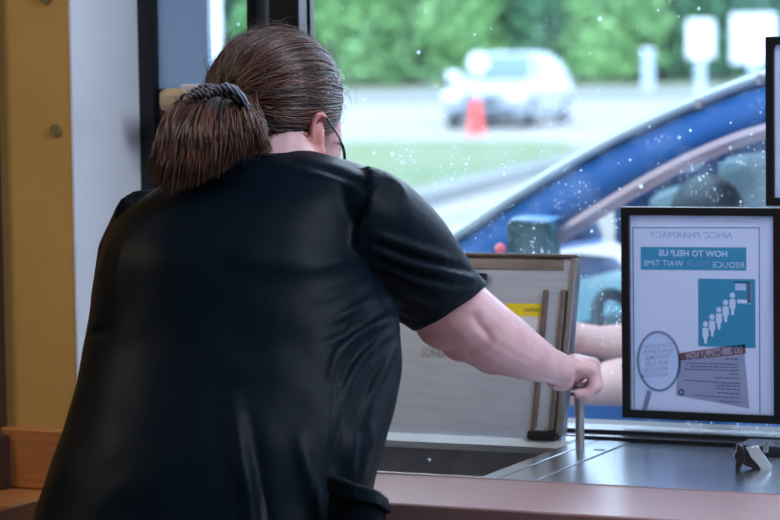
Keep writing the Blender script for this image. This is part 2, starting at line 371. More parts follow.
# ------------------------------------------------------------------ window frame
def X_at(px, y=3.78, py=60): return PY(px, py, y).x
XR = .75
win = []
def frame_piece(name, *a, m='black', bev=.0025):
    return structure(obj(name, bx(*a), M[m], bevel=bev))
frame_piece('window_1', XL+.006, X_at(162, 3.80)-.002, 3.775, 3.81, .86, 2.2)                 # left jamb
XE = lambda px: PY(px, 60, 3.80).x
frame_piece('trim_4', X_at(250, 3.75), XE(261), 3.75, 3.80, .86, 2.2)
frame_piece('trim_5', XE(261), XE(284), 3.775, 3.81, .86, 2.2, m='alu')
frame_piece('trim_6', XE(283), X_at(299, 3.75), 3.75, 3.81, .86, 2.2)
frame_piece('trim_7', X_at(299, 3.75), XE(307), 3.778, 3.806, .86, 2.2, m='alu')
frame_piece('trim_8', XE(306.5), XE(313), 3.79, 3.81, .86, 2.2)
frame_piece('trim_9', XL, XR, 3.735, 3.86, 2.14, 2.2)
zp = PY(185, 89, 3.80).z
frame_piece('trim_10', X_at(162, 3.80)-.003, X_at(210, 3.80), 3.79, 3.81, zp, 2.14, m='bluepanel')
frame_piece('trim_11', X_at(162, 3.80)-.003, X_at(210, 3.80), 3.785, 3.815, .86, zp)
# bottom rail with its two bright ridges
frame_piece('trim_12', XL, XR, 3.708, 3.86, .8355, .8550, bev=.0008)
frame_piece('trim_13', XL, XR, 3.710, 3.745, .8550, .8557, m='steel', bev=.0002)
frame_piece('trim_14', XL, XR, 3.739, 3.86, .8550, .8610, bev=.0008)
frame_piece('trim_15', XL, XR, 3.741, 3.805, .8610, .8617, m='steel', bev=.0002)
g = structure(obj('window_2', bx(X_at(311, 3.80), XR-.01, 3.797, 3.803, .862, 2.15), M['glass']))
g = structure(obj('window_3', bx(X_at(209, 3.80), X_at(252, 3.80), 3.797, 3.803, .862, 2.15), M['glass']))

# beige box on the frame beside the ponytail
t = empty('wall_box', PY(173, 112, 3.73), 'small beige rounded box on the black window frame, half hidden by the ponytail', 'box')
a, c = PY(160, 112, 3.70), PY(187, 88, 3.70)
obj('housing', bx(a.x, c.x, 3.69, 3.749, a.z, c.z), M['beige'], t, bevel=.012)
a2, c2 = PY(180, 92, 3.70), PY(203, 84, 3.70)
obj('lid', bx(a2.x, c2.x, 3.70, 3.749, a2.z, c2.z), M['wlabel'], t, bevel=.003, label='pale lid')

# ================================================================== COUNTER
ZC = .85
YF, YS = PZ(560, 512.5, ZC).y, PZ(585, 484, ZC).y    # front of the laminate, front of the steel
WX0, WX1 = -1.85, -1.372                             # deal drawer opening
YW = 3.655
t = empty('service_counter', (-1, 3.4, 0), 'service counter below the window with a pinkish brown laminate front strip', 'counter')
CXL = -1.90
obj('countertop', bx(CXL, 1.6, YF, YS, ZC-.032, ZC-.0005), M['laminate'], t, bevel=.003)
obj('front_panel', bx(CXL, 1.6, YF+.015, YF+.035, 0, ZC-.032), M['wood'], t, label='orange wood front below the countertop')
st = empty('steel_worktop', (-.8, 3.5, ZC), 'polished stainless steel worktop between the laminate strip and the window', 'worktop')
obj('plate', bx(-1.289, 1.6, YS+.001, 3.706, ZC-.02, ZC), M['plate'], st, bevel=.0015)
obj('plate', bx(CXL, WX0-.04, YS+.001, 3.706, ZC-.02, ZC), M['plate'], st, bevel=.0015)
obj('front_edge', bx(CXL, 1.6, YS-.0015, YS+.0008, ZC-.02, ZC+.0012), M['chrome'], st)
# deal drawer
t = empty('deal_drawer', (-1.63, 3.5, ZC-.14), 'stainless steel drawer well under the open lid, right behind the laminate strip', 'drawer')
obj('rim', bx(WX0-.038, WX0, YS+.002, 3.706, ZC-.02, ZC), M['plate'], t, bevel=.001)
obj('rim', bx(WX1, -1.3455, YS+.002, 3.706, ZC-.02, ZC+.001), M['plate'], t, bevel=.001)
obj('slotted_strip', bx(-1.3425, -1.2905, YS+.002, 3.706, ZC-.02, ZC+.001), M['plate'], t, bevel=.001)
b = NB(); slab(b, [V((WX0, YW-.012, ZC-.006)), V((WX0, YW-.002, ZC+.004)), V((WX0, 3.706, ZC+.004)), V((WX0, 3.706, ZC-.02)), V((WX0, YW-.002, ZC-.02))], V((WX1-WX0, 0, 0))); obj('back_ledge', b, mat('painted_glint_steel', (.75, .85, .90), .3, metal=.25), t)  # the window's reflection on this ledge is put into its pale colour
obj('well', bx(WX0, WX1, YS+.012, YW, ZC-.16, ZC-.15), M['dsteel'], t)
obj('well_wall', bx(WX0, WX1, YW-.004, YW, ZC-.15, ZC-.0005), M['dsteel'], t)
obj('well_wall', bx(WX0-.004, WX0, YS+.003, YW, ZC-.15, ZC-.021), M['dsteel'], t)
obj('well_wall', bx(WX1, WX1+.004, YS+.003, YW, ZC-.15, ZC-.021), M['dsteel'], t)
obj('well_wall', bx(WX0, WX1, YS+.002, YS+.012, ZC-.15, ZC+.0008), M['steel'], t)
c = PY(428, 461, YW-.005); b = NB()
bmesh.ops.create_cone(b, cap_ends=True, segments=16, radius1=.005, radius2=.003, depth=.003, matrix=Matrix.Translation(c) @ Matrix.Rotation(math.radians(90), 4, 'X'))
obj('screw', b, M['steel'], t)
c = PZ(597, 450.5, ZC)
obj('slot', bx(c.x-.004, c.x+.012, c.y-.003, c.y+.003, ZC, ZC+.0018), M['satin'], t)

# ------------------------------------------------------------------ open lid leaning back
LA = math.atan2(.078, .275); Lh = math.hypot(.078, .275)
ly = V((0, math.sin(LA), math.cos(LA))); ln = V((0, -math.cos(LA), math.sin(LA))); lx = V((1, 0, 0))
LO = V((-1.387, 3.662, ZC+.004))                       # lower right corner, front face
def LP(s, h, n=0): return LO + lx*s + ly*h + ln*n        # s<0 to the left
def lbox(s0, s1, h0, h1, n0, n1):
    b = NB(); obox(b, LP((s0+s1)/2, (h0+h1)/2, (n0+n1)/2), lx, ly, ln, (s1-s0)/2, (h1-h0)/2, (n1-n0)/2); return b
def lpix(px, py):
    r = ray(px, py); k = (LO-CAM).dot(ln)/r.dot(ln); q = CAM + r*k - LO; return q.dot(lx), q.dot(ly)
t = empty('hinged_steel_flap', LO, 'open scratched stainless steel lid standing behind the woman’s forearm, leaning on its hinge', 'lid')
obj('lid_panel', lbox(-.50, 0, 0, Lh, -.016, 0), M['lid'], t, bevel=.0035)
obj('worn_strip', lbox(-.49, -.022, Lh-.024, Lh-.005, -.0005, .0014), M['rust'], t, label='rusty brown worn strip along the top edge')
obj('top_flange', lbox(-.50, .001, Lh-.005, Lh+.001, -.017, .006), M['bronze'], t, bevel=.002)
obj('side_flange', lbox(-.009, .001, .004, Lh-.004, -.017, .006), M['dsteel'], t, bevel=.002)
s0, h0 = lpix(531, 441); s1, h1 = lpix(568, 291)
obj('channel', lbox(s0, s0+.008, .012, h1, -.001, .007), M['bronze'], t, bevel=.0012)
ch = obj('channel', lbox(s0+.008, s0+.030, .012, h1, -.001, .004), M['lid'], t, bevel=.0012)
obj('channel', lbox(s0+.030, s0+.038, .012, h1, -.001, .010), M['bronze'], t, bevel=.0012)
obj('hinge_foot', lbox(s0-.002, s0+.044, -.002, .010, -.004, .016), M['satin'], t, bevel=.002)
for px in (537, 548):
    s, h = lpix(px, 431); b = NB()
    bmesh.ops.create_uvsphere(b, u_segments=12, v_segments=8, radius=.0042, matrix=Matrix.Translation(LP(s, h, .005)))
    obj('bolt', b, M['dsteel'], t, smooth=True)
s0, h0 = lpix(511, 316); s1, h1 = lpix(543, 304)
yl = obj('warning_label', lbox(s0-.01, s1, h0, h1, 0, .0007), M['yellow'], t)
def ltext(name, body, pa, pb, m, par, n=.0011):
    sa, ha = lpix(*pa); sb, hb = lpix(*pb)
    b = text_bm(body, 0, 1, 0, 1, 0, mirrored=False, bold=.02)
    for v in b.verts: v.co = LP(sa+(sb-sa)*v.co.x, ha+(hb-ha)*v.co.z, n)
    return obj(name, b, m, par)
ltext('lettering', 'CAUTION', (524, 311.5), (540, 308.5), M['btxt'], yl)
s0, h0 = lpix(515, 330); s1, h1 = lpix(542, 317)
obj('white_label', lbox(s0-.01, s1, h0, h1, 0, .0007), M['wlabel'], t)
ltext('stamped_lettering', 'SONUS', (421, 357), (449, 348), M['emboss'], t, .0008)
s0, h0 = lpix(480, 284); s1, h1 = lpix(488, 274)
obj('latch', lbox(s0-.03, s1, h0, h1, 0, .010), M['satin'], t, bevel=.002, label='black latch at the upper left of the lid')

# ------------------------------------------------------------------ lever
lv = PZ(580, 451, ZC)
t = empty('lever_rod', lv, 'upright steel lever rod beside the lid, its top gripped by the woman’s fist', 'lever')
def at_h(py, x0=580): r = ray(x0, py); k = (lv.y-CAM.y)/r.y; return (CAM+r*k).z
z1, z2 = at_h(417), at_h(398)
obj('rod', tube(NB(), [V((lv.x, lv.y, ZC)), V((lv.x, lv.y, z1))], .0066, 20), M['rod'], t, smooth=False)
obj('sleeve', tube(NB(), [V((lv.x, lv.y, z1)), V((lv.x, lv.y, z1+.0015)), V((lv.x, lv.y, z2+.006))], [.0066, .0082, .0082], 20), M['rod'], t)
zg = at_h(389)
obj('grip', tube(NB(), [V((lv.x, lv.y, zg))+D*.022, V((lv.x, lv.y, zg))+D*.075], .0085, 14), M['satin'], t, label='black cross grip')

# ------------------------------------------------------------------ staple remover
sr = PZ(757, 469, ZC)
t = empty('staple_remover', sr, 'chrome staple remover with dark brown grips on the steel worktop under the sign', 'staple remover')
def SRp(px, py, w=0): return P(px, py, (sr-CAM).dot(fw)) + D*w
def plate_px(name, pts, w0, w1, m, par=None, bev=.0008):
    b = NB(); slab(b, [SRp(x, y, w0) for x, y in pts], D*(w1-w0)); return obj(name, b, m, par or t, bevel=bev)
j = obj('jaw', tube(NB(), [SRp(766, 466), SRp(760, 457), SRp(751, 450)], [.0035, .003, .0025], 8), M['chrome'], t)
for w in (-.008, .008):
    plate_px('jaw', [(746, 448), (752, 446.5), (758, 446), (764, 455), (771, 466), (770, 472), (762, 473), (757, 464), (751, 458)], w-.0008, w+.0008, M['chrome'])
    plate_px('jaw', [(741, 460), (748, 457), (756, 459), (764, 464), (768, 471), (761, 473), (752, 468), (743, 464)], w*.8-.0008, w*.8+.0008, M['brown'])
plate_px('jaw', [(746, 448), (752, 446), (771, 466), (765, 469)], -.007, .007, M['chrome'])
plate_px('grip', [(738, 443), (742.5, 446), (744, 452), (744.5, 459), (742, 464), (738.5, 471), (734.5, 470), (735, 464), (736, 460.5), (733.5, 457), (734, 453), (736, 451), (736.5, 446)], -.009, .009, M['brown'], bev=.002)
plate_px('grip', [(764, 446), (768, 442), (769, 443.5), (767.5, 452), (763.5, 452)], -.006, .006, M['dsteel'], bev=.001)
obj('pivot', tube(NB(), [SRp(765, 468, -.011), SRp(765, 468, .011)], .0028, 12), M['chrome'], t)

# flat plate lying against the rail at the right
a = PZ(738, 443, .864)
t = empty('metal_tray', V((a.x+.05, 3.66, ZC)), 'flat pale grey tray with black edge behind the staple remover, against the window rail', 'tray')
obj('base', bx(a.x, a.x+.16, 3.628, 3.700, ZC+.0005, ZC+.0125), M['satin'], t, bevel=.001)
obj('top', bx(a.x+.003, a.x+.16, 3.631, 3.698, ZC+.0125, ZC+.0145), M['steel'], t, bevel=.0005)

# ================================================================== SIGNS ON THE GLASS
YN = 3.786
def sign_frame(px0, px1, py0, py1, bw, label, group=None, pxm=None):
    """outer rectangle in pixels at the sign plane"""
    mid = (py0+py1)/2; mx = pxm or (px0+min(px1, 780))/2
    X0, X1 = PY(px0, mid, YN-.008).x, PY(px1, mid, YN-.008).x
    Z1, Z0 = PY(mx, py0, YN-.008).z, PY(mx, py1, YN-.008).z
    t = empty('sign_holder', V(((X0+X1)/2, YN, Z0)), label, 'sign', group)
    b = NB(); o = [(X0, Z0), (X1, Z0), (X1, Z1), (X0, Z1)]; i_ = [(X0+bw, Z0+bw), (X1-bw, Z0+bw), (X1-bw, Z1-bw), (X0+bw, Z1-bw)]
    for k in range(4):
        k2 = (k+1) % 4; slab(b, [V((x, YN-.008, z)) for x, z in (o[k], o[k2], i_[k2], i_[k])], V((0, .014, 0)))
    bmesh.ops.remove_doubles(b, verts=b.verts[:], dist=1e-5)
    obj('frame', b, M['frame'], t)
    return t, X0, X1, Z0, Z1
t, X0, X1, Z0, Z1 = sign_frame(621.5, 781.5, 207.5, 421, .0125, 'large black framed pharmacy notice seen from behind, on the glass above the staple remover', pxm=700)
obj('sheet', bx(X0+.011, X1-.011, YN-.001, YN+.0005, Z0+.011, Z1-.011), M['paper'], t, label='white sheet')
ix0, ix1, iz0, iz1 = X0+.0125, X1-.0125, Z0+.0125, Z1-.0125
# s,t in the opening from the photograph's pixels
def S(px): return ix0 + (ix1-ix0)*(px-630.5)/(771.5-630.5)
def T(py, px=700): top = 218.5+(px-630)*.015; bot = 408+(px-630)*.035; return iz1 - (iz1-iz0)*(py-top)/(bot-top)
def qpoly(name, pts, m, n=.0014, par=None):
    b = NB(); slab(b, [V((S(x), YN-n, T(y, x))) for x, y in pts], V((0, .0003, 0))); return obj(name, b, m, par or t)
def qline(name, x0, y0, x1, y1, wd, m, n=.0014):
    d = V((x1-x0, y1-y0)).normalized(); p = V((-d.y, d.x))*wd/2
    return qpoly(name, [(x0+p.x, y0+p.y), (x1+p.x, y1+p.y), (x1-p.x, y1-p.y), (x0-p.x, y0-p.y)], m, n)
# border line as one part
b = NB()
for (x0, y0, x1, y1) in ((633.4, 231, 757, 231.8), (633.4, 231, 633.4, 409), (757, 231.8, 757, 412)):
    wx = .45
    pts = [(x0-wx, y0-wx), (x1+wx, y1-wx), (x1+wx, y1+wx), (x0-wx, y0+wx)] if abs(x1-x0) > 5 else [(x0-wx, y0), (x0+wx, y0), (x1+wx, y1), (x1-wx, y1)]
    slab(b, [V((S(x), YN-.0014, T(y, x))) for x, y in pts], V((0, .0003, 0)))
obj('border_line', b, M['tealtxt'], t)
obj('title_lettering', text_bm('NHCC PHARMACY', S(649), S(731), T(241.5), T(235.5), YN-.0016, shear=.25, bold=0), M['tealtxt'], t)
def cut_out(o, cutters):
    dg0 = []
    for c in cutters:
        me = bpy.data.meshes.new('c'); bmesh.ops.remove_doubles(c, verts=c.verts[:], dist=2e-6); bmesh.ops.recalc_face_normals(c, faces=c.faces[:]); c.to_mesh(me); c.free()
        k = bpy.data.objects.new('c', me); COL.objects.link(k); dg0.append(k)
        m_ = o.modifiers.new('b', 'BOOLEAN'); m_.operation = 'DIFFERENCE'; m_.object = k; m_.solver = 'EXACT'
    dg = bpy.context.evaluated_depsgraph_get(); dg.update()
    me = bpy.data.meshes.new_from_object(o.evaluated_get(dg)); o.modifiers.clear(); o.data = me
    for k in dg0: bpy.data.objects.remove(k)
TX = lambda body, a, c, d, e_, **k: text_bm(body, S(a), S(c), T(d), T(e_), YN-.0013, depth=.004, **k)
ban = qpoly('banner', [(641, 249.6), (744.5, 250.6), (744.5, 273), (641, 271.8)], M['teal'])
cut_out(ban, [TX('HOW TO HELP US', 659, 726, 259.3, 253.2, bold=.02), TX('REDUCE', 711.5, 742, 269.6, 264), TX('YOUR', 686, 708, 269.3, 263.8), TX('WAIT TIME', 643.5, 683, 269, 263.4)])
obj('banner_lettering', text_bm('YOUR', S(686), S(708), T(269.3), T(263.8), YN-.0016, bold=.0), M['purple'], t)
pic = qpoly('picture', [(697.5, 280.5), (753, 281.3), (753, 348), (697.5, 346)], M['teal'])
cuts = []
for k in range(5):
    fx = 704.5+k*6.6; fy = 324.5-k*7.1
    c_ = NB(); slab(c_, [V((S(fx+2.6*math.cos(a*math.pi/7)), YN-.003, T(fy+2.8*math.sin(a*math.pi/7)))) for a in range(14)], V((0, .003, 0))); cuts.append(c_)
    c_ = NB(); slab(c_, [V((S(x), YN-.003, T(y))) for x, y in ((fx-2.8, fy+3.6), (fx+2.8, fy+3.6), (fx+3.1, fy+11), (fx+1.6, fy+14), (fx+1.3, fy+19), (fx-1.1, fy+19), (fx-1.6, fy+14), (fx-3.1, fy+11))], V((0, .003, 0))); cuts.append(c_)
for r_ in (((733.5, 284.5), (744, 284.5), (744, 291), (733.5, 291)), ((735.5, 300), (745, 300), (745, 303.6), (735.5, 303.6)), ((746.2, 283.6), (748.2, 283.6), (748.2, 304.4), (746.2, 304.4))):
    c_ = NB(); slab(c_, [V((S(x), YN-.003, T(y))) for x, y in r_], V((0, .003, 0))); cuts.append(c_)
cut_out(pic, cuts)
qpoly('counter_drawing', [(733.5, 284.5), (744, 284.5), (744, 291), (733.5, 291)], M['ghost'], .0022)
qpoly('counter_drawing', [(746.2, 283.6), (748.2, 283.6), (748.2, 304.4), (746.2, 304.4)], M['redink'], .0022)
qpoly('counter_drawing', [(732.2, 283.2), (748, 283.6), (748, 284.4), (732.2, 284.1)], M['redink'], .0022)
# card with the brick red header
qpoly('card', [(678, 359), (742.5, 353.5), (747, 406.5), (675, 394)], M['greyink'], .0018)
hd = qpoly('card_header', [(678, 352.8), (743, 344), (743.8, 353.2), (678, 360)], M['redink'], .0022)
cut_out(hd, [text_bm('DO 2888 COMPLY NOW', S(685), S(740), T(355.3), T(348.7), YN-.0021, depth=.004, skew=T(344)-T(352.6))])
for k, (x0, x1, y) in enumerate(((724, 736, 357.5), (686, 736.5, 362.5), (690, 736, 365.5), (684, 737, 368.5), (728, 737, 372), (714, 737, 376), (684, 738, 381), (716, 738, 384), (715, 738, 387), (716, 738, 391), (692, 738, 395), (718, 739, 399))):
    # each line a row of word-like strokes
    b = NB(); x = x0
    while x < x1:
        wl = random.uniform(2, 6); xe = min(x+wl, x1); sl = .04
        slab(b, [V((S(a), YN-.0024, T(y+sl*(a-736)*(.6 if y > 380 else -.2) + dy))) for a, dy in ((x, -.45), (xe, -.45), (xe, .45), (x, .45))], V((0, .0003, 0)))
        x = xe+.9
    obj('text_line', b, M['txt'] if k != 6 else M['redink'], t)
def ring(name, cx, cy, rx, ry, w, m, n, seg=40):
    b = NB()
    for a in range(seg):
        t0, t1 = a*2*math.pi/seg, (a+1)*2*math.pi/seg
        slab(b, [V((S(cx+(rx+k)*math.cos(q)), YN-n, T(cy+(ry+k)*math.sin(q)))) for q, k in ((t0, 0), (t1, 0), (t1, -w), (t0, -w))], V((0, .0004, 0)))
    bmesh.ops.remove_doubles(b, verts=b.verts[:], dist=1e-6); return obj(name, b, m, t)
ring('round_mark', 680.5, 391.5, 3, 3.4, 1.6, M['txt'], .0024, 16)
qpoly('magnifier_lens', [(658.5+20.5*math.cos(a*math.pi/20), 362+28*math.sin(a*math.pi/20)) for a in range(40)], M['lens'], .0026)
ring('magnifier_rim', 658.5, 362, 22, 30, 2.6, M['rimink'], .0032)
qpoly('magnifier_handle', [(647, 388.5), (651.5, 390.5), (646.5, 408), (641.5, 408)], M['rimink'], .0032)
for k, (body, x0, x1, y, h) in enumerate((('STOP READING', 643, 672, 347, 2.0), ('THE PRESCRIPTION', 643, 674, 352.5, 2.2), ('YOUR NUMBER', 645, 670, 358, 2.0), ('SAVE A LIFE', 645, 668, 364, 2.6), ('HAVE AN ID CARD', 643, 668, 370, 2.2), ('WAITING ROOM', 641, 668, 375.5, 2.2))):
    obj('lens_lettering', text_bm(body, S(x0), S(x1), T(y+h), T(y-h), YN-.0031, bold=.01, skew=.0045), M['txt'], t)
# second frame, top right
t, X0, X1, Z0, Z1 = sign_frame(765.5, 905, 36.5, 206, .0125, 'black framed notice cut by the right edge, above and right of the pharmacy notice', pxm=775)
obj('sheet', bx(X0+.011, X1-.011, YN-.001, YN+.0005, Z0+.011, Z1-.011), M['paper'], t, label='white sheet')
obj('border_line', bx(X0+.021, X0+.0215, YN-.002, YN-.001, Z0+.02, Z1-.02), M['tealtxt'], t)

# ================================================================== THE WOMAN
def prm(rows, n):
    return spline(rows, n)
rows = [(150, 272, 306, 3.50, .022), (153, 252, 322, 3.50, .034), (160, 222, 343, 3.495, .056), (168, 196, 364, 3.49, .075), (178, 170, 379, 3.485, .092),
        (190, 150, 381, 3.48, .108), (205, 130, 379, 3.475, .122), (225, 112, 377, 3.47, .135), (250, 101, 377, 3.46, .147), (280, 94, 382, 3.45, .152),
        (310, 90, 396, 3.435, .154), (340, 85, 400, 3.42, .158), (370, 79, 401, 3.40, .163), (400, 72, 397, 3.375, .167), (430, 63, 390, 3.35, .168), (460, 52, 380, 3.33, .168),
        (490, 42, 374, 3.315, .168), (520, 33, 371, 3.30, .168), (560, 22, 372, 3.29, .168), (600, 14, 374, 3.29, .168), (640, 10, 372, 3.29, .165)]
def torso(bm, shrink=0, rows=rows, n=60, seg=56, e=2.25, top_skip=0):
    rr = []
    for (py, xl, xr, d, th) in spline(rows, n)[top_skip:]:
        c = P((xl+xr)/2, py, d); hw = (xr-xl)/2*d/F - shrink; th = max(th-shrink, .01); hw = max(hw, .01)
        ring_ = []
        for k in range(seg):
            a = 2*math.pi*k/seg; ca, sa = math.cos(a), math.sin(a)
            x = math.copysign(abs(ca)**(2/e), ca)*hw; y = math.copysign(abs(sa)**(2/e), sa)*th
            ring_.append(c + R*x + D*y)
        rr.append(ring_)
    return loft(bm, rr)
HC = P(275, 99, 3.60)                         # middle of the head
face = (R*.38 + D*.86 - U*.34).normalized(); fside = face.cross(U).normalized(); fup = fside.cross(face).normalized()

# ---- body: one continuous mesh
b = NB()
torso(b, .014)
ellip(b, HC, .080, .098, .086)                                         # skull
ellip(b, HC + face*.025 - fup*.045, .062, .075, .062, fside, face, fup)   # jaw
ellip(b, HC + face*.075 - fup*.085, .025, .022, .022, fside, face, fup)   # chin
tube(b, [HC+face*.095+fup*.0, HC+face*.112-fup*.025, HC+face*.118-fup*.038, HC+face*.098-fup*.045], [.007, .010, .013, .008], 10)   # nose
limb(b, [(P(284, 190, 3.50), .056), (P(286, 150, 3.545), .047), (P(288, 120, 3.59), .046)])   # neck
for sx in (-1, 1):
    ellip(b, HC + face*.070 - fup*.028 + fside*sx*.036, .022, .02, .02, fside, face, fup)   # cheeks
# right cheek and jaw seen past the ear
limb(b, [(P(326, 112, 3.59), .020), (P(324, 140, 3.60), .026), (P(318, 165, 3.60), .028)])
# right ear
ellip(b, P(318.5, 137, 3.525), .0085, .010, .026)
ellip(b, P(321.5, 152, 3.522), .006, .006, .009)
ep = [P(x, y, d) for x, y, d in ((313, 150, 3.520), (311.5, 138, 3.514), (313, 125, 3.510), (317.5, 115.5, 3.510), (323, 115, 3.516), (326, 121, 3.524))]
tube(b, [V(q) for q in spline(ep, 18)], .0042, 8)
# left ear (hidden side)
ellip(b, HC - fside*.082 - fup*.02 - face*.01, .008, .012, .027, fside, face, fup)
# right arm
arm = [(355, 218, 3.46, .055), (385, 243, 3.48, .052), (420, 276, 3.53, .050), (452, 306, 3.578, .0495), (471, 323, 3.612, .0500), (487, 335, 3.635, .0485), (503, 343.5, 3.66, .0445), (520, 352.5, 3.69, .0380), (536, 360, 3.72, .0315), (548, 365, 3.745, .0265), (560, 369, 3.77, .0235)]
av = spline(arm, 40)
limb(b, [(P(x, y, d), r) for x, y, d, r in av], 20)
ellip(b, P(464, 336, 3.612), .038, .036, .037); ellip(b, P(446, 318, 3.59), .046, .044, .045)                            # soft underside of the elbow
ellip(b, P(496, 352, 3.66), .040, .03, .033)
# hand
def HP(px, py, w): return P(px, py, 3.79) + D*w
wrist = HP(560, 370, -.012)
ellip(b, HP(560, 381, -.006), .020, .016, .0145)                         # heel of the hand
ellip(b, HP(571, 372, .022), .030, .030, .020)
for k in range(4):
    w_ = k*.0185; lift = [2.5, 0, -1, 0][k]; st = [-.5, 2.2, 3, 1.5][k]; ext = [-3, 0, 1, -1][k]; r = [.0082, .0092, .0096, .0092][k]
    mcp = HP(594+ext, 368.5+lift*.8, w_); pip = HP(598+ext*1.2, 386+st*.6, w_); dip = HP(590+ext, 395+st, w_+.001); tip = HP(577+ext*.3+k*1.5, 394+st*.5, w_+.002)
    limb(b, [(HP(560+k, 370, .002+k*.012), .013), (HP(577, 365+lift*.6, w_*.85), .0128), (mcp, .0118)], 12)
    limb(b, [(mcp, r*1.22), (mcp.lerp(pip, .5), r*1.05), (pip, r*1.1)], 12)
    limb(b, [(pip, r*1.1), (pip.lerp(dip, .5), r), (dip, r*.98)], 12)
    limb(b, [(dip, r*.98), (tip, r*.82)], 12)
limb(b, [(HP(562, 376, .045), .014), (HP(574, 388, .072), .012), (HP(585, 394, .078), .0105), (HP(594, 392, .074), .0085)], 12)   # thumb on the far side
# left arm: upper arm down, forearm forward to the counter
la = [(P(180, 240, 3.50), .045), (P(148, 270, 3.545), .050), (P(138, 325, 3.60), .046), (P(160, 348, 3.65), .040), (P(200, 360, 3.72), .030), (P(235, 372, 3.76), .023)]
limb(b, la, 18)
lh = P(235, 372, 3.76)
ellip(b, lh + D*.045 + R*.02 - U*.01, .038, .045, .015)
for k in range(4):
    p0 = lh + D*.075 + R*(-.005+k*.019) - U*.01
    limb(b, [(p0, .0095), (p0+D*.035-U*.004+R*.004*k, .0085), (p0+D*(.055+[.0, .012, .01, -.004][k])-U*.016+R*.006*k, .0072)], 10)
limb(b, [(lh + D*.02 + R*.04, .013), (lh + D*.045 + R*.068 - U*.008, .0105), (lh+D*.07+R*.078-U*.014, .0085)], 10)
# legs
hipc = P(192, 600, 3.29)
feet = []
for sx in (-1, 1):
    h = V((hipc.x, hipc.y, .78)) + R*sx*.10; kn = V((hipc.x, hipc.y, .45)) + R*sx*.11 + D*.02; an = V((hipc.x, hipc.y, .09)) + R*sx*.12 - D*.01
    limb(b, [(h, .095), (kn, .062), (kn.lerp(an, .4), .055), (an, .036)], 16); feet.append((h, kn, an))
    limb(b, [(an - U*.03, .034), (an - U*.055 + D*.12, .028)], 12)
body_me = remesh(b, .0030, 3, .45)
# soft crease and dimple of the elbow, knuckle creases
def displace(me, fn):
    n = len(me.vertices); co = np.empty(n*3, dtype=np.float32); me.vertices.foreach_get('co', co); co = co.reshape(-1, 3).astype(float)
    no = np.empty(n*3, dtype=np.float32); me.vertices.foreach_get('normal', no); no = no.reshape(-1, 3).astype(float)
    px, py, d = proj(co); vdir = np.array(CAM)-co; vdir /= np.linalg.norm(vdir, axis=1)[:, None]
    facing = (no*vdir).sum(1)
    dd = fn(px, py, d, co, no, facing); co += no*dd[:, None]
    me.vertices.foreach_set('co', co.astype(np.float32).ravel()); me.update()
def seg_dist(px, py, pts):
    best = np.full(px.shape, 1e9); s = np.zeros(px.shape); L = 0
    tot = sum(math.dist(pts[i], pts[i+1]) for i in range(len(pts)-1))
    for i in range(len(pts)-1):
        (x0, y0), (x1, y1) = pts[i], pts[i+1]; l = math.dist(pts[i], pts[i+1]); 
        t = np.clip(((px-x0)*(x1-x0)+(py-y0)*(y1-y0))/l**2, 0, 1)
        dist = np.hypot(px-x0-t*(x1-x0), py-y0-t*(y1-y0)); m = dist < best
        best = np.where(m, dist, best); s = np.where(m, (L+t*l)/tot, s); L += l
    return best, s
def skin_fn(px, py, d, co, no, fc):
    out = np.zeros(len(px)); f = np.clip(fc*3, 0, 1)*(px > 400)
    for pts, amp, wd in (([(476, 318), (481, 326), (488, 333)], -.0042, 5), ([(470, 352), (482, 348), (490, 341)], -.0022, 4), ([(452, 325), (462, 334)], .002, 9),
                         ([(556, 356), (559, 372), (563, 384)], -.0012, 3), ([(590, 360), (595, 370)], .0010, 4), ([(560, 390), (574, 389)], -.0015, 3)):
        ds, s = seg_dist(px, py, pts); out += amp*np.exp(-(ds/wd)**2)*f
    return out
displace(body_me, skin_fn)
woman = obj('person', body_me, M['skin'], smooth=True)
body_me.materials.append(mat('reddened_ear_skin', (.62, .24, .22), .45, spec=.4, sss=.3))
ec = P(318, 137, 3.52)
for p in body_me.polygons:
    q_ = p.center-ec
    if abs(q_.z) < .036 and abs(q_.dot(R)) < .016 and abs(q_.dot(D)) < .016: p.material_index = 1
tag(woman, 'woman in black scrub top seen from behind, leaning over the counter, gripping a lever', 'person')

# ---- scrub top
b = NB()
torso(b, 0)
slv = [(346, 222, 3.44, .080), (370, 232, 3.452, .081), (400, 256, 3.49, .0745), (425, 281, 3.535, .0665), (446, 302, 3.572, .0585), (462, 317, 3.60, .057), (475, 328, 3.618, .0565)]
tube(b, [P(x, y, d) for x, y, d, r in spline(slv, 24)], [float(q[3]) for q in spline(slv, 24)], 28)
ellip(b, P(360, 208, 3.455), .050, .075, .050)
ellip(b, P(373, 196, 3.46), .033, .055, .033)
# left sleeve
sl2 = [(P(165, 225, 3.50), .070), (P(146, 262, 3.545), .068), (P(134, 305, 3.58), .060), (P(136, 336, 3.60), .055)]
tube(b, [p for p, r in sl2], [r for p, r in sl2], 24)
top_me = remesh(b, .0046, 5, .5)
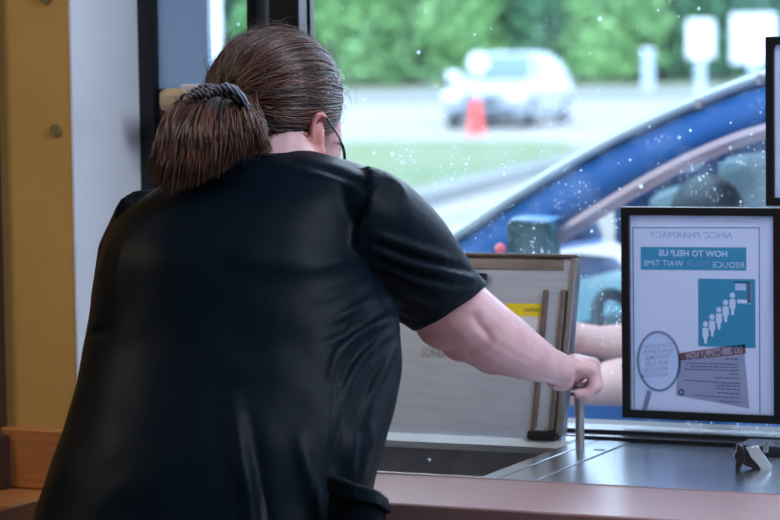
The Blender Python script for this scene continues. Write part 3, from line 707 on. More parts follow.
# open the sleeve ends and the bottom hem
hem_c = P(450, 305.5, 3.58); hem_n = (R*.50 - U*.86 + D*.02).normalized()
bm = NB(); bm.from_mesh(top_me)
lcen = P(136, 328, 3.595); lax = (sl2[-1][0]-sl2[-2][0]).normalized()
def cut(cond, co, no):
    fs = [f for f in bm.faces if cond(f.calc_center_median())]
    geom = fs + list({e_ for f in fs for e_ in f.edges}) + list({v for f in fs for v in f.verts})
    bmesh.ops.bisect_plane(bm, geom=geom, plane_co=co, plane_no=no, dist=1e-5)
    bmesh.ops.delete(bm, geom=[v for v in bm.verts if cond(v.co) and (v.co-co).dot(no) > 2e-5], context='VERTS')
cut(lambda c: (c-hem_c).length < .115, hem_c, hem_n)
cut(lambda c: c.z < .9, V((0, 0, .745)), V((0, 0, -1)))
cut(lambda c: (c-lcen).length < .10 and (c-P(240, 328, 3.42)).dot(D) > .14, lcen, lax)
nmax = [v for v in bm.verts if not v.link_faces]; bmesh.ops.delete(bm, geom=nmax, context='VERTS')
bm.to_mesh(top_me); bm.free(); top_me.update()
folds = [  # pixels along each fold, height in metres, width in pixels
    ([(374, 236), (400, 244), (430, 254), (452, 262)], .0045, 5.0), ([(376, 252), (405, 262), (440, 271), (472, 279)], .0055, 4.5), ([(378, 266), (410, 277), (446, 289), (470, 290)], .005, 4.5),
    ([(380, 281), (405, 293), (430, 303)], .0042, 5), ([(384, 296), (402, 306), (420, 316)], .004, 5),
    ([(376, 243), (405, 253), (440, 264), (470, 272)], -.0035, 3.0), ([(378, 260), (410, 271), (448, 283)], -.0038, 3.0), ([(380, 275), (408, 287), (436, 298)], -.003, 3),
    ([(372, 300), (350, 312), (330, 322)], .004, 5), ([(392, 318), (365, 330), (340, 352), (332, 375)], .0055, 5.5), ([(396, 322), (372, 345), (352, 375), (343, 400)], .0055, 5.5),
    ([(398, 330), (384, 360), (370, 395), (364, 425)], .005, 6), ([(392, 325), (368, 345), (350, 365), (342, 385)], -.004, 3.5), ([(396, 335), (378, 365), (362, 400)], -.004, 3.5),
    ([(390, 305), (370, 320), (345, 335), (320, 345)], -.003, 4), ([(368, 285), (345, 290), (318, 300)], .003, 6), ([(366, 262), (340, 262), (310, 270)], .0025, 7),
    ([(300, 160), (325, 164), (350, 172), (366, 180)], .003, 5), ([(275, 163), (310, 172), (345, 184), (366, 196)], .003, 5), ([(290, 166), (325, 172), (360, 186)], -.0018, 4),
    ([(385, 176), (398, 186), (406, 196)], .003, 4), ([(355, 430), (350, 460), (352, 478)], .005, 6), ([(372, 430), (365, 455), (360, 480)], .005, 5), ([(340, 420), (334, 450), (332, 475)], -.004, 4),
    ([(232, 400), (240, 450), (250, 500), (254, 560)], .006, 9), ([(250, 420), (258, 470), (268, 560)], -.004, 8), ([(300, 440), (310, 480), (318, 530)], .006, 8), ([(130, 230), (118, 262), (112, 300)], .003, 6),
    ([(86, 338), (96, 332), (110, 328)], -.004, 4.0), ([(160, 200), (200, 192), (250, 190)], .0025, 8), ([(225, 250), (270, 262), (330, 268)], .0025, 12), ([(205, 360), (260, 372), (320, 365)], .003, 14),
    ([(440, 298), (455, 302), (478, 284)], .001, 3)]
seams = [[(382, 171), (374, 184), (368, 202), (365, 222), (366, 245), (370, 268), (378, 292), (392, 314)], [(372, 300), (352, 325), (338, 360), (333, 400), (331, 440), (330, 475)]]
def cloth_fn(px, py, d, co, no, fc):
    out = np.zeros(len(px)); f = np.clip((fc+.05)*4, 0, 1)
    for pts, amp, wd in folds:
        pts = [tuple(q) for q in spline(pts, 14)]
        ds, s = seg_dist(px, py, pts); out += amp*np.where(px > 368, 1.5, 1.0)*np.exp(-(ds/wd)**2)*np.sin(np.clip(s, .03, .97)*math.pi)**.45*f
    for pts in seams:
        pts = [tuple(q) for q in spline(pts, 20)]
        ds, s = seg_dist(px, py, pts); out += (-.0008*np.exp(-(ds/2.2)**2) + .0006*np.exp(-((ds-4)/2.2)**2))*f
    nz = np.array([noise.noise(V((c[0]*9+c[2]*3, c[1]*9, c[2]*5))) + .5*noise.noise(V((c[0]*22, c[1]*22+c[2]*9, c[2]*12))) for c in co])
    return out + nz*.0028
displace(top_me, cloth_fn)
top = obj('scrub_top', top_me, M['scrub'], woman, smooth=True)
sf = top.modifiers.new('thick', 'SOLIDIFY'); sf.thickness = .0018; sf.offset = -1
# collar band round the neck
b = NB(); cp = []
for k in range(25):
    a = math.pi*2*k/24; cp.append(P(292, 160, 3.515) + R*.064*math.cos(a) + D*.062*math.sin(a) - U*(.008*math.cos(a) + .012*max(0, math.sin(a))))
tube(b, cp, .0045, 8, False); bmesh.ops.remove_doubles(b, verts=b.verts[:], dist=1e-4)
obj('collar', b, M['scrub'], top, smooth=True)
# hip pocket standing off the side
b = NB(); q = [P(330, 476, 3.17), P(352, 484, 3.155), P(372, 491, 3.17), P(384, 500, 3.215)]
qq = [V(x) for x in spline(q, 12)]; rr = []
for i, p in enumerate(qq):
    tt = (qq[min(i+1, 11)]-qq[max(i-1, 0)]).normalized(); nn = tt.cross(U).normalized()
    rr.append([p + nn*.006 + U*.003, p - nn*.006 + U*.002, p - nn*.010 - U*.016, p + nn*.010 - U*.018])
loft(b, rr)
pk = obj('pocket_band', b, M['scrub'], top, bevel=.003)
b = NB(); rr = []
for i, p in enumerate(qq):
    tt = (qq[min(i+1, 11)]-qq[max(i-1, 0)]).normalized(); nn = tt.cross(U).normalized(); s_ = 1-.12*(1-i/11)
    rr.append([p + nn*.004 - U*.014, p - nn*.016 - U*.014, p - nn*.014 - R*.012 - U*.15, p + nn*.004 - R*.012 - U*.15])
loft(b, rr); obj('pocket', b, M['scrub'], top, bevel=.004)
tube_pts = [P(420, 327, 3.585), P(421.5, 331, 3.585), P(421, 335, 3.585)]
obj('loose_thread', tube(NB(), tube_pts, .0012, 6), M['seam'], top)
# trousers and shoes
b = NB()
torso(b, .004, rows=rows[-6:], n=16)
ellip(b, V((hipc.x, hipc.y, .76)), .20, .15, .13)
for h, kn, an in feet: limb(b, [(h, .108), (kn, .080), (an+U*.03, .062)], 18)
obj('trousers', remesh(b, .008, 4), M['trous'], woman, smooth=True)
for h, kn, an in feet:
    b = NB(); rr = []
    for s_, wd, ht in ((-.07, .028, .07), (-.04, .040, .085), (.02, .042, .08), (.09, .047, .055), (.14, .045, .042), (.18, .028, .03)):
        c = V((an.x, an.y, 0)) + D*s_
        rr.append([c + R*wd*math.cos(a) + U*(ht/2+.001 + ht/2*math.sin(a)) for a in [k*math.pi/6 for k in range(12)]])
    obj('shoe', loft(b, rr), M['shoe'], woman, smooth=True)
# eyes, mouth, glasses
for sx in (-1, 1):
    b = NB(); ellip(b, HC + face*.088 + fside*sx*.031 + fup*.004, .012, .012, .012, seg=14, rg=10); obj('eye', b, M['eye'], woman, smooth=True)
obj('mouth', tube(NB(), [HC+face*.088-fup*.066-fside*.022, HC+face*.099-fup*.064, HC+face*.088-fup*.066+fside*.022], [.003, .006, .003], 8), M['lips'], woman, smooth=True)
b = NB()
tp = [P(326.5, 118, 3.515), P(331, 125, 3.53), P(337, 134, 3.56), P(341.5, 143, 3.59), P(344, 152, 3.615), P(345, 163, 3.64)]
tube(b, [V(q) for q in spline(tp, 16)], [.0014]*10+[.0022]*6, 8)
gl = obj('glasses', b, M['specs'], woman, smooth=True)
for sx in (-1, 1):
    b = NB(); c = HC + face*.100 + fside*sx*.029 - fup*.002
    pts = [c + fside*.021*math.cos(a*math.pi/12) + fup*.017*math.sin(a*math.pi/12) for a in range(25)]
    tube(b, pts, .0013, 6, False); obj('lens_rim', b, M['specs'], gl)
obj('bridge', tube(NB(), [HC+face*.100-fside*.008, HC+face*.106+fup*.003, HC+face*.100+fside*.008], .0013, 6), M['specs'], gl)
# dark nail of the little finger
b = NB(); ellip(b, P(572.5, 394, 3.772), .004, .004, .0028, seg=12, rg=8); obj('fingernail', b, M['nail'], woman, smooth=True)

# ---- hair
HR = (.0945, .115, .0965)
def hl(v): return HC + R*v[0]*HR[0] + D*v[1]*HR[1] + U*v[2]*HR[2]
TD = np.array([-.70, -.66, -.02]); TD /= np.linalg.norm(TD)
fl = np.array([face.dot(R), face.dot(D), face.dot(U)])
def hair_ok(n, slack=0):
    u, v_ = n[0]*HR[0], n[2]*HR[2]
    vmin = np.interp(u, [-.10, -.02, .034, .048, .056, .092], [-.088, -.070, -.054, -.030, -.026, -.034])
    return v_ > vmin - slack and n@fl < .50
bm = NB(); bmesh.ops.create_icosphere(bm, subdivisions=6, radius=1)
kill = [v for v in bm.verts if not hair_ok(np.array(v.co))]
bmesh.ops.delete(bm, geom=kill, context='VERTS')
for v in bm.verts:
    n = np.array(v.co); q = n@TD; ang = math.atan2(n[2]-TD[2]*q, n[0]-TD[0]*q)
    g = noise.noise(V((ang*9, q*1.6, 0)))*.022 + noise.noise(V((ang*26, q*3, 5)))*.012
    v.co = hl(n*(1+g))
hair = obj('hair', bm, M['capm'], woman, smooth=True)
def strands_mesh(name, lines, parent, kind='stuff'):
    """lines: (points, radius, material index)"""
    vs, fs, mi = [], [], []
    for pts, rad, k in lines:
        n = len(pts); base = len(vs)
        for i, p in enumerate(pts):
            t_ = (pts[min(i+1, n-1)]-pts[max(i-1, 0)]); t_ = t_/(np.linalg.norm(t_)+1e-9)
            a = np.cross(t_, [.3, .2, .93]); a /= np.linalg.norm(a)+1e-9; c = np.cross(t_, a); r = rad*(1 if i < n-2 else .5)
            for q in range(3):
                an = q*2.0944; vs.append(p + (a*math.cos(an)+c*math.sin(an))*r)
        for i in range(n-1):
            for q in range(3):
                q2 = (q+1) % 3; fs.append((base+i*3+q, base+i*3+q2, base+i*3+3+q2, base+i*3+3+q)); mi.append(k)
    me = bpy.data.meshes.new(name); me.from_pydata([tuple(v) for v in vs], [], fs)
    for m in (M['hairA'], M['hairB'], M['hairC']): me.materials.append(m)
    me.polygons.foreach_set('material_index', mi); me.polygons.foreach_set('use_smooth', [True]*len(fs))
    o = bpy.data.objects.new(name, me); COL.objects.link(o); o.parent = parent; o['kind'] = kind; return o
rng = np.random.default_rng(3)
lines = []
n_made = 0
while n_made < 2600:
    n = rng.normal(size=3); n /= np.linalg.norm(n)
    if not hair_ok(n): continue
    om = math.acos(np.clip(n@TD, -1, 1))
    if om < .35: continue
    amp = rng.normal()*.085; ph = rng.uniform(0, 6); lift = abs(rng.normal())*.012 + .006; fly = rng.random() < .045
    if fly: lift += rng.uniform(.02, .09)
    side = np.cross(n, TD); side /= np.linalg.norm(side)
    pts = []; K = 13; tend = rng.uniform(.75, 1.0) if rng.random() < .4 else 1.0
    for i in range(K):
        t_ = i/(K-1)*tend; q = (math.sin((1-t_)*om)*n + math.sin(t_*om)*TD)/math.sin(om)
        q = q + side*amp*math.sin(t_*math.pi*1.2+ph)*math.sin(t_*math.pi) ; q /= np.linalg.norm(q)
        q = q*(1 + lift*math.sin(min(t_*1.15, 1)*math.pi)**.6 + .004)
        pts.append(np.array(hl(q)))
    lines.append((pts, .00030 if fly else rng.uniform(.0005, .0010), int(rng.choice([0, 0, 0, 0, 1, 1, 2]))))
    n_made += 1
for k in range(150):   # loose wavy hair lying over the rest
    n = rng.normal(size=3); n /= np.linalg.norm(n)
    if not hair_ok(n) or n[1] > .3: continue
    dr = np.cross(n, rng.normal(size=3)); dr = dr*.6 + (TD-n)*.4; L_ = rng.uniform(.35, .9); w_ = rng.uniform(3, 7); ph = rng.uniform(0, 6); sd = np.cross(n, dr); pts = []
    for i in range(14):
        t_ = i/13; q = n + dr*L_*(t_-.5) + sd*.07*math.sin(w_*t_+ph); q /= np.linalg.norm(q); q = q*(1.018+.035*math.sin(t_*math.pi))
        pts.append(np.array(hl(q)))
    if all(hair_ok(np.array([(p-np.array(HC))@np.array(R)/HR[0], (p-np.array(HC))@np.array(D)/HR[1], (p-np.array(HC))@np.array(U)/HR[2]]), .005) for p in pts[::4]): lines.append((pts, .00032, 2))
# wisps at the nape and in front of the ear
for k in range(120):
    x = rng.uniform(262, 312); y = 146-(x-262)*.25 + rng.normal()*2; c = np.array(P(x, y, 3.502+abs(x-285)*.0003))
    dr = np.array(R*rng.normal()*.6 - U*1.0 + D*.1); pts = [c + dr*.016*t_ + np.array(R)*.006*math.sin(t_*2)*rng.normal()*.3 for t_ in (0, .35, .7, 1)]
    lines.append((pts, .0003, 1))
for k in range(70):
    a = rng.uniform(-.1, math.pi*.95); c = HC + R*math.cos(a)*HR[0] + U*math.sin(a)*HR[2]; o_ = (R*math.cos(a)+U*math.sin(a)); s_ = (U*math.cos(a)-R*math.sin(a))*(1 if rng.random() < .5 else -1)
    L_ = rng.uniform(.008, .028); pts = [np.array(c + s_*t_*L_*1.6 + o_*L_*.6*math.sin(t_*2.6) + D*rng.normal()*.004) for t_ in (0, .25, .5, .75, 1)]
    lines.append((pts, .00022, 2))
strands_mesh('hair_strands', lines, hair)
# ponytail
pc = NB()
for (x, y, d, rx, rz) in ((212, 112, 3.485, 28, 14), (205, 124, 3.45, 42, 22), (196, 142, 3.425, 41, 24), (186, 160, 3.40, 31, 20), (216, 140, 3.43, 36, 17), (240, 136, 3.445, 20, 12)):
    ellip(pc, P(x, y, d), rx*d/F, .036, rz*d/F)
pt_me = remesh(pc, .005, 6, .6)
def pony_fn(px, py, d, co, no, fc):
    ang = np.arctan2(px-222, py-85)
    return np.array([noise.noise(V((a*14, q*.02, 0)))*.0055 + noise.noise(V((a*40, q*.03, 3)))*.0025 for a, q in zip(ang, py)])
displace(pt_me, pony_fn)
pony = obj('ponytail', pt_me, M['capm'], woman, smooth=True)
lines = []
endc = spline([(160, 160), (152.5, 172), (157, 183), (172, 187.5), (190, 185), (206, 178), (220, 169), (238, 160), (256, 153), (272, 151)], 60)
for k in range(2100):
    f_ = rng.random()**.85; e_ = endc[int(f_*59)]; s_ = rng.uniform(-1, 1)
    x0, y0 = 192+f_*54+rng.normal()*5, 90+abs(f_-.4)*22+rng.normal()*3
    short = rng.uniform(.62, 1.03) if rng.random() < .7 else 1+rng.normal()*.03
    ex, ey = x0+(e_[0]-x0)*short+rng.normal()*2.6, y0+(e_[1]-y0)*short+rng.normal()*2.2
    bow = (1-f_)*22+2 + rng.normal()*3
    ctrl = (x0*.45+ex*.55 - bow*.75 + (f_ > .6)*(6), y0*.55+ey*.45 - bow*.25)
    dep = lambda t_: 3.462 - .105*math.sin(t_*math.pi*.62) + (s_ < -.55)*.04
    w0 = rng.uniform(-.004, .012)
    pts = []
    for i in range(11):
        t_ = i/10; x = (1-t_)**2*x0+2*t_*(1-t_)*ctrl[0]+t_*t_*ex; y = (1-t_)**2*y0+2*t_*(1-t_)*ctrl[1]+t_*t_*ey
        x += math.sin(t_*6+k)*.7
        pts.append(np.array(P(x, y, dep(t_)+w0)))
    lines.append((pts, rng.uniform(.0005, .0010), int(rng.choice([0, 0, 1, 1, 1, 2]))))
for k in range(150):   # frizz on the left outline and curls
    q = spline([(190, 98), (172, 112), (160, 132), (154, 155), (153, 176)], 40)[int(rng.integers(40))]
    L_ = rng.uniform(5, 14); a = rng.uniform(2.2, 4.4)
    pts = [np.array(P(q[0]+8+math.cos(a)*L_*t_*1.2 + math.sin(t_*3+k)*2, q[1]-math.sin(a)*L_*t_*.8 - 2*t_*t_*4, 3.41)) for t_ in (0, .25, .5, .75, 1)]
    lines.append((pts, .00025, 1))
strands_mesh('ponytail_strands', lines, pony)
# striped hair tie: three twisted cloth loops
for k, pts in enumerate((
        [(182, 112, 3.44), (190, 100, 3.42), (204, 93, 3.41), (220, 92, 3.41), (236, 98, 3.415), (248, 112, 3.43)],
        [(206, 98, 3.40), (218, 90, 3.395), (228, 87.5, 3.395), (238, 94, 3.40), (246, 106, 3.41), (252, 118, 3.425)],
        [(184, 104, 3.43), (194, 92, 3.42), (208, 87, 3.415), (220, 91, 3.41)])):
    q = spline(pts, 22)
    o = obj('hair_tie', tube(NB(), [P(x, y, d) for x, y, d in q], [.0025+.0048*math.sin(i/21*math.pi)**.5*(.9, .85, .5)[k]+.0011*math.sin(i*1.9) for i in range(22)], 12), M['zebra'], woman, smooth=True)
    if k == 0: o['label'] = 'black and white striped cloth hair tie'
for x, y in ((180, 106), (187, 99), (193, 106), (200, 98), (206, 106)):
    pts = [P(x+6*math.cos(a*.55), y+5*math.sin(a*.55), 3.42-a*.0015) for a in range(10)]
    obj('curl', tube(NB(), pts, [.0024]*7+[.002, .0015, .001], 7), M['hairA'], hair, smooth=True)

# ================================================================== OUTSIDE: GROUND
ZG = .2
def gy(d):                       # the ground climbs beyond the far road
    return ZG if d < 62 else ZG + (d-62)/(112-62)*1.0
def GP(px, d, dz=0): q = CAM + D*d + R*((px-CX)/F*d); return V((q.x, q.y, gy(d)+dz))
def strip(name, d0, d1, m, dz, kind='structure', x0=-900, x1=1400, n=6):
    b = NB(); ds = [d0+(d1-d0)*i/n for i in range(n+1)]
    vs = [(b.verts.new(GP(x0, d, dz)), b.verts.new(GP(x1, d, dz))) for d in ds]
    for i in range(n): b.faces.new((vs[i][0], vs[i][1], vs[i+1][1], vs[i+1][0]))
    o = obj(name, b, m); o['kind'] = kind; return o
b = NB(); slab(b, [V((-40, 3.96, -.2)), V((30, 3.96, -.2)), V((30, 7.8, -.2)), V((-40, 7.8, -.2))], V((0, 0, -.1))); structure(obj('drive_lane', b, M['conc']))
b = NB(); slab(b, [V((-40, 7.8, -.2)), V((30, 7.8, -.2)), V((30, 13, ZG)), V((-40, 13, ZG))], V((0, 0, -.1))); structure(obj('drive_ramp', b, M['conc']))
b = NB(); slab(b, [V((-75, 13, ZG)), V((60, 13, ZG)), V((60, 40, ZG)), V((-75, 75, ZG))], V((0, 0, -.1))); structure(obj('parking_apron', b, M['conc']))
strip('roadway', 28, 62, M['conc'], .006)
strip('roadway', 62, 84, M['conc'], .006)
strip('roadway', 84, 102, M['road'], .006)
strip('dry_verge', 102, 140, M['verge'], .006, 'stuff')
def ground_poly(name, px, m, dz, kind, th=.02):
    b = NB(); slab(b, [PZ(x, y, ZG+dz) for x, y in px], V((0, 0, -th))); o = obj(name, b, m); o['kind'] = kind; return o
gr = ground_poly('grass_island', [(230, 143), (440, 140), (560, 141), (590, 150), (520, 163), (450, 181), (400, 191), (230, 205)], M['grass'], .05, 'stuff', .04)
ground_poly('soil_patch', [(590, 139), (690, 135), (800, 131), (800, 138), (700, 147), (600, 160), (560, 158)], M['soil'], .045, 'structure', .04)
ground_poly('kerb', [(230, 206), (400, 192), (520, 164), (600, 148), (612, 151), (525, 170), (410, 199), (230, 214)], M['road'], .12, 'structure', .12)
ground_poly('path', [(300, 232), (450, 205), (560, 180), (640, 160), (650, 166), (560, 190), (440, 222), (300, 250)], mat('dark_path', (.21, .21, .21), .9), .02, 'structure', .01)

# ------------------------------------------------------------------ trees
def tree_meshes(seed):
    r = random.Random(seed); b = NB()
    for k in range(3400):
        th = r.uniform(0, 2*math.pi); z = r.uniform(0, 1)**.8; rad = (1.0-.55*z**2)*(r.uniform(.55, 1.0))
        wob = 1+.22*noise.noise(V((math.cos(th)*2, math.sin(th)*2, z*5+seed)))
        c = V((math.cos(th)*rad*wob*2.4, math.sin(th)*rad*wob*2.4, .15+z*6.8)); s = r.uniform(.14, .30)
        n = V((r.gauss(0, 1), r.gauss(0, 1), r.gauss(.4, 1))).normalized(); a = n.orthogonal().normalized(); q = n.cross(a)
        v = [b.verts.new(c+a*s*i+q*s*.7*j) for i, j in ((-1, 0), (0, -1), (1, 0), (0, 1))]; b.faces.new(v)
    for k in range(14):
        th = r.uniform(0, 6.28); z = r.random(); ellip(b, V((math.cos(th)*.8, math.sin(th)*.8, .8+z*5)), 1.0, 1.0, 1.0, V((1, 0, 0)), V((0, 1, 0)), V((0, 0, 1)), 8, 6)
    me = bpy.data.meshes.new('foliage'); b.to_mesh(me); b.free()
    t_ = NB(); tube(t_, [V((0, 0, -.3)), V((0, 0, 2.5)), V((.1, 0, 5))], [.22, .16, .06], 8); tm = bpy.data.meshes.new('trunk'); t_.to_mesh(tm); t_.free(); tm.materials.append(M['bark'])
    return me, tm
tmes = [tree_meshes(s) for s in (1, 2, 3)]
spots = [(150, 114, 2, 'pale green bushy tree behind the left window pane'), (222, 116, 1, 'green bushy tree above the woman’s head'), (300, 113, 0, 'mid green bushy tree just right of the window post'),
         (352, 112, 2, 'bright green bushy tree left of the silver car'), (400, 115, 0, 'mid green bushy tree beyond the silver car’s left side'), (452, 113, 2, 'light green bushy tree right behind the silver car’s left mirror'),
         (506, 117, 1, 'darker green bushy tree behind the silver car’s roof'), (560, 113, 1, 'dark green bushy tree behind the silver car’s right side'), (612, 112, 2, 'bright green bushy tree between the silver car and the tall white sign'),
         (664, 115, 3, 'dark bluish green tree behind the tall white sign’s left side'), (716, 113, 1, 'dark green tree between the two white signs'), (768, 112, 3, 'dark bluish tree behind the wide white sign'), (830, 114, 1, 'dark tree past the right edge')]
for k, (px, d, li, lab) in enumerate(spots[:-1]):
    me, tm = tmes[k % 3]; c = GP(px, d)
    t = empty('tree', c, lab, 'tree', 'trees beyond the road'); t.rotation_euler = (0, 0, k*1.3); t.scale = (1.0+.08*(k % 3),)*3
    bpy.context.view_layer.update()
    f = bpy.data.objects.new('foliage', me); COL.objects.link(f); f.parent = t
    if not me.materials: me.materials.append(LEAVES[0])
    f.material_slots[0].link = 'OBJECT'; f.material_slots[0].material = LEAVES[li]
    g = bpy.data.objects.new('trunk', tm); COL.objects.link(g); g.parent = t
# woodland behind, so no sky shows between the trees
for k in range(11):
    me, tm = tmes[(k+1) % 3]; c = GP(100+k*75, 124)
    t = empty('tree', c, 'tall dark woodland tree in the row behind the bushy trees', 'tree', 'woodland row behind'); t.rotation_euler = (0, 0, k*2.1); t.scale = (1.6, 1.6, 1.8)
    f = bpy.data.objects.new('foliage', me); COL.objects.link(f); f.parent = t
    f.material_slots[0].link = 'OBJECT'; f.material_slots[0].material = LEAVES[(1, 0, 1, 3)[k % 4] if k < 5 else (1, 3)[k % 2]]
    g = bpy.data.objects.new('trunk', tm); COL.objects.link(g); g.parent = t

c = P(216, 60, 16); tag(obj('post', tube(NB(), [V((c.x, c.y, ZG-.02)), V((c.x, c.y, 3.2))], .036, 14), M['signw']), 'slim white post outside, seen through the left window pane', 'post')
# ------------------------------------------------------------------ signs and cone on the far verge
def post_sign(px0, px1, py0, py1, pbot, d, label, round_=.2, pw=12, name='road_sign'):
    c = P((px0+px1)/2, py0, d); base = GP((px0+px1)/2, d); wd = (px1-px0)*d/F; h = (py1-py0)*d/F
    t = empty(name, base, label, 'sign')
    b = NB(); obox(b, c - U*h/2, R, D, U, wd/2, .04, h/2); obj('sign_panel', b, M['signw'], t, bevel=round_*h)
    zt = c.z-h+.05
    obj('post', tube(NB(), [V((c.x, c.y, base.z-.02)) + D*.06, V((c.x, c.y, zt)) + D*.06], pw*d/F/2, 8), M['post'], t)
post_sign(687, 714, 20, 58, 95, 80, 'tall white sign with rounded corners on a post, right of the silver car', .16, 9)
post_sign(731, 776, 14, 63, 90, 96, 'wide white sign board at the far right beyond the road', .04, 10)
t = empty('marker_post', GP(650, 98), 'short pale marker post left of the tall white sign', 'post')
c = GP(650, 98); h = 1.4+.95
obj('shaft', tube(NB(), [c, V((c.x, c.y, P(650, 50, 98).z))], .22, 8), M['post'], t)
obj('cap', tube(NB(), [V((c.x, c.y, P(650, 52, 98).z)), V((c.x, c.y, P(650, 49, 98).z))], .27, 8), M['signw'], t)
cb = PZ(476, 134, ZG+.01)
t = empty('traffic_cone', cb, 'red traffic cone standing in front of the silver car', 'cone')
obj('base', bx(cb.x-.2, cb.x+.2, cb.y-.2, cb.y+.2, ZG+.006, ZG+.05), M['cone'], t)
obj('cone_body', tube(NB(), [cb+U*.04, cb+U*.75], [.17, .10], 16), M['cone'], t)
dc = (cb-CAM).dot(fw)
rs = empty('white_disc', cb - D*.0 + R*.02, 'round white disc on a thin post rising behind the red cone', 'sign')  # white disc on a thin post above the cone
mc = P(478, 62, dc+.5)
b = NB(); bmesh.ops.create_cone(b, cap_ends=True, segments=24, radius1=.22, radius2=.22, depth=.04, matrix=Matrix.Translation(mc) @ Matrix((R, U, -D)).transposed().to_4x4()); obj('board', b, M['signw'], rs)
obj('post', tube(NB(), [V((mc.x, mc.y, ZG)) + D*.05, mc - U*.2 + D*.05], .05, 8), M['post'], rs)

# ------------------------------------------------------------------ silver car far away, facing the window
cdist = PZ(508, 131, ZG+.006); cdir = (-D*.93 - R*.30).normalized(); cs = U.cross(cdir).normalized()   # forward, left side
CB = GP(512, 65, .006); CB.z = ZG+.008
t = empty('car', CB, 'silver car facing the window across the road, behind the red cone', 'car')
def CP(f, s, z): return CB + cdir*f + cs*s + U*z
SCL = 1.12
def car_ring(f, wl, wr, zb, zbelt, zr, rw):
    pts = [(-wl*.9, zb), (-wl, zb+.15), (-wl, zbelt*.8), (-wl*.97, zbelt), (-rw, zr-.04), (-rw*.8, zr), (rw*.8, zr), (rw, zr-.04), (wl*.97, zbelt), (wl, zbelt*.8), (wl, zb+.15), (wl*.9, zb)]
    return [CP(f*SCL, a*SCL, z*SCL) for a, z in pts]
b = NB()
loft(b, [car_ring(2.30, .70, 0, .28, .55, .66, .55), car_ring(2.22, .88, 0, .22, .72, .82, .70), car_ring(1.9, .93, 0, .20, .86, .95, .75), car_ring(1.3, .95, 0, .20, .95, 1.04, .78),
         car_ring(1.0, .95, 0, .20, 1.0, 1.10, .76), car_ring(.75, .95, 0, .20, 1.0, 1.30, .70), car_ring(.35, .95, 0, .2, 1.0, 1.56, .64), car_ring(-.2, .95, 0, .2, 1.0, 1.66, .63), car_ring(-1.2, .95, 0, .2, 1.02, 1.66, .62), car_ring(-2.0, .93, 0, .22, 1.02, 1.50, .58), car_ring(-2.3, .85, 0, .3, .9, 1.1, .5)])
obj('car_body', b, M['silver'], t, smooth=False, bevel=.03)
b = NB(); slab(b, [CP(.98*SCL, -.70*SCL, 1.12*SCL), CP(.98*SCL, .70*SCL, 1.12*SCL), CP(.38*SCL, .58*SCL, 1.57*SCL), CP(.38*SCL, -.58*SCL, 1.57*SCL)], (cdir*.6+U*.8)*.04); obj('windshield', b, M['dglass'], t)
for sx in (-1, 1):
    b = NB(); slab(b, [CP(.70*SCL, sx*.90*SCL, 1.04*SCL), CP(-1.7*SCL, sx*.90*SCL, 1.06*SCL), CP(-1.6*SCL, sx*.66*SCL, 1.5*SCL), CP(.15*SCL, sx*.68*SCL, 1.52*SCL)], cs*sx*.05); obj('side_window', b, M['dglass'], t)
    b = NB(); obox(b, CP(2.16*SCL, sx*.70*SCL, .72*SCL), cdir, cs, U, .12, .20, .09); obj('headlight', b, M['lampw'], t, bevel=.04)
    b = NB(); obox(b, CP(.75*SCL, sx*1.08*SCL, 1.14*SCL), cdir, cs, U, .09, .16, .12); obj('side_mirror', b, M['signw'], t, bevel=.05)
    for f in (1.45, -1.45):
        b = NB(); c = CP(f*SCL, sx*.86*SCL, .36*SCL-.0)
        bmesh.ops.create_cone(b, cap_ends=True, segments=28, radius1=.36*SCL, radius2=.36*SCL, depth=.24, matrix=Matrix.Translation(c) @ Matrix((cdir, U, cs)).transposed().to_4x4())
        wv = obj('wheel', b, M['rubber'], t, bevel=.03)
        b = NB(); bmesh.ops.create_cone(b, cap_ends=True, segments=20, radius1=.22*SCL, radius2=.20*SCL, depth=.03, matrix=Matrix.Translation(c+cs*sx*.125) @ Matrix((cdir, U, cs)).transposed().to_4x4()); obj('hubcap', b, M['silver'], wv)
b = NB(); obox(b, CP(2.28*SCL, 0, .60*SCL), cdir, cs, U, .06, .42, .10); obj('grille', b, M['dgrey'], t, bevel=.02)
b = NB(); obox(b, CP(2.22*SCL, 0, .32*SCL), cdir, cs, U, .10, .80, .13); obj('bumper', b, M['dgrey'], t, bevel=.04)

# ================================================================== BLUE CAR AT THE WINDOW
YCn, YCf = 4.93, 6.55                      # near and far side of the body at belt height
ZD = -.2
t = empty('blue_car', V((-1.5, (YCn+YCf)/2, ZD)), 'blue car stopped right outside the window, driver’s window open', 'car'); BC = t
def XZ(px, py, y): q = PY(px, py, y); return (q.x, q.z)
outer_px = [(395, 282), (450, 246), (520, 200), (600, 153), (680, 115), (765, 82), (850, 60), (980, 42), (1150, 34)]
outer_px = [tuple(q) for q in spline(outer_px, 30)]
inner_px = [(440, 330), (500, 279), (553, 243), (610, 207), (665, 175), (715, 151), (765, 133), (850, 113), (980, 97)]
YR = 5.02                                   # near roof edge
OUT = [XZ(x, y, YR) for x, y in outer_px]
INN = [XZ(x, y, YCn+.02) for x, y in [tuple(q) for q in spline(inner_px, 30)]]
ZB = PY(600, 403, YCn).z                     # belt
xb0 = INN[0][0]-.05
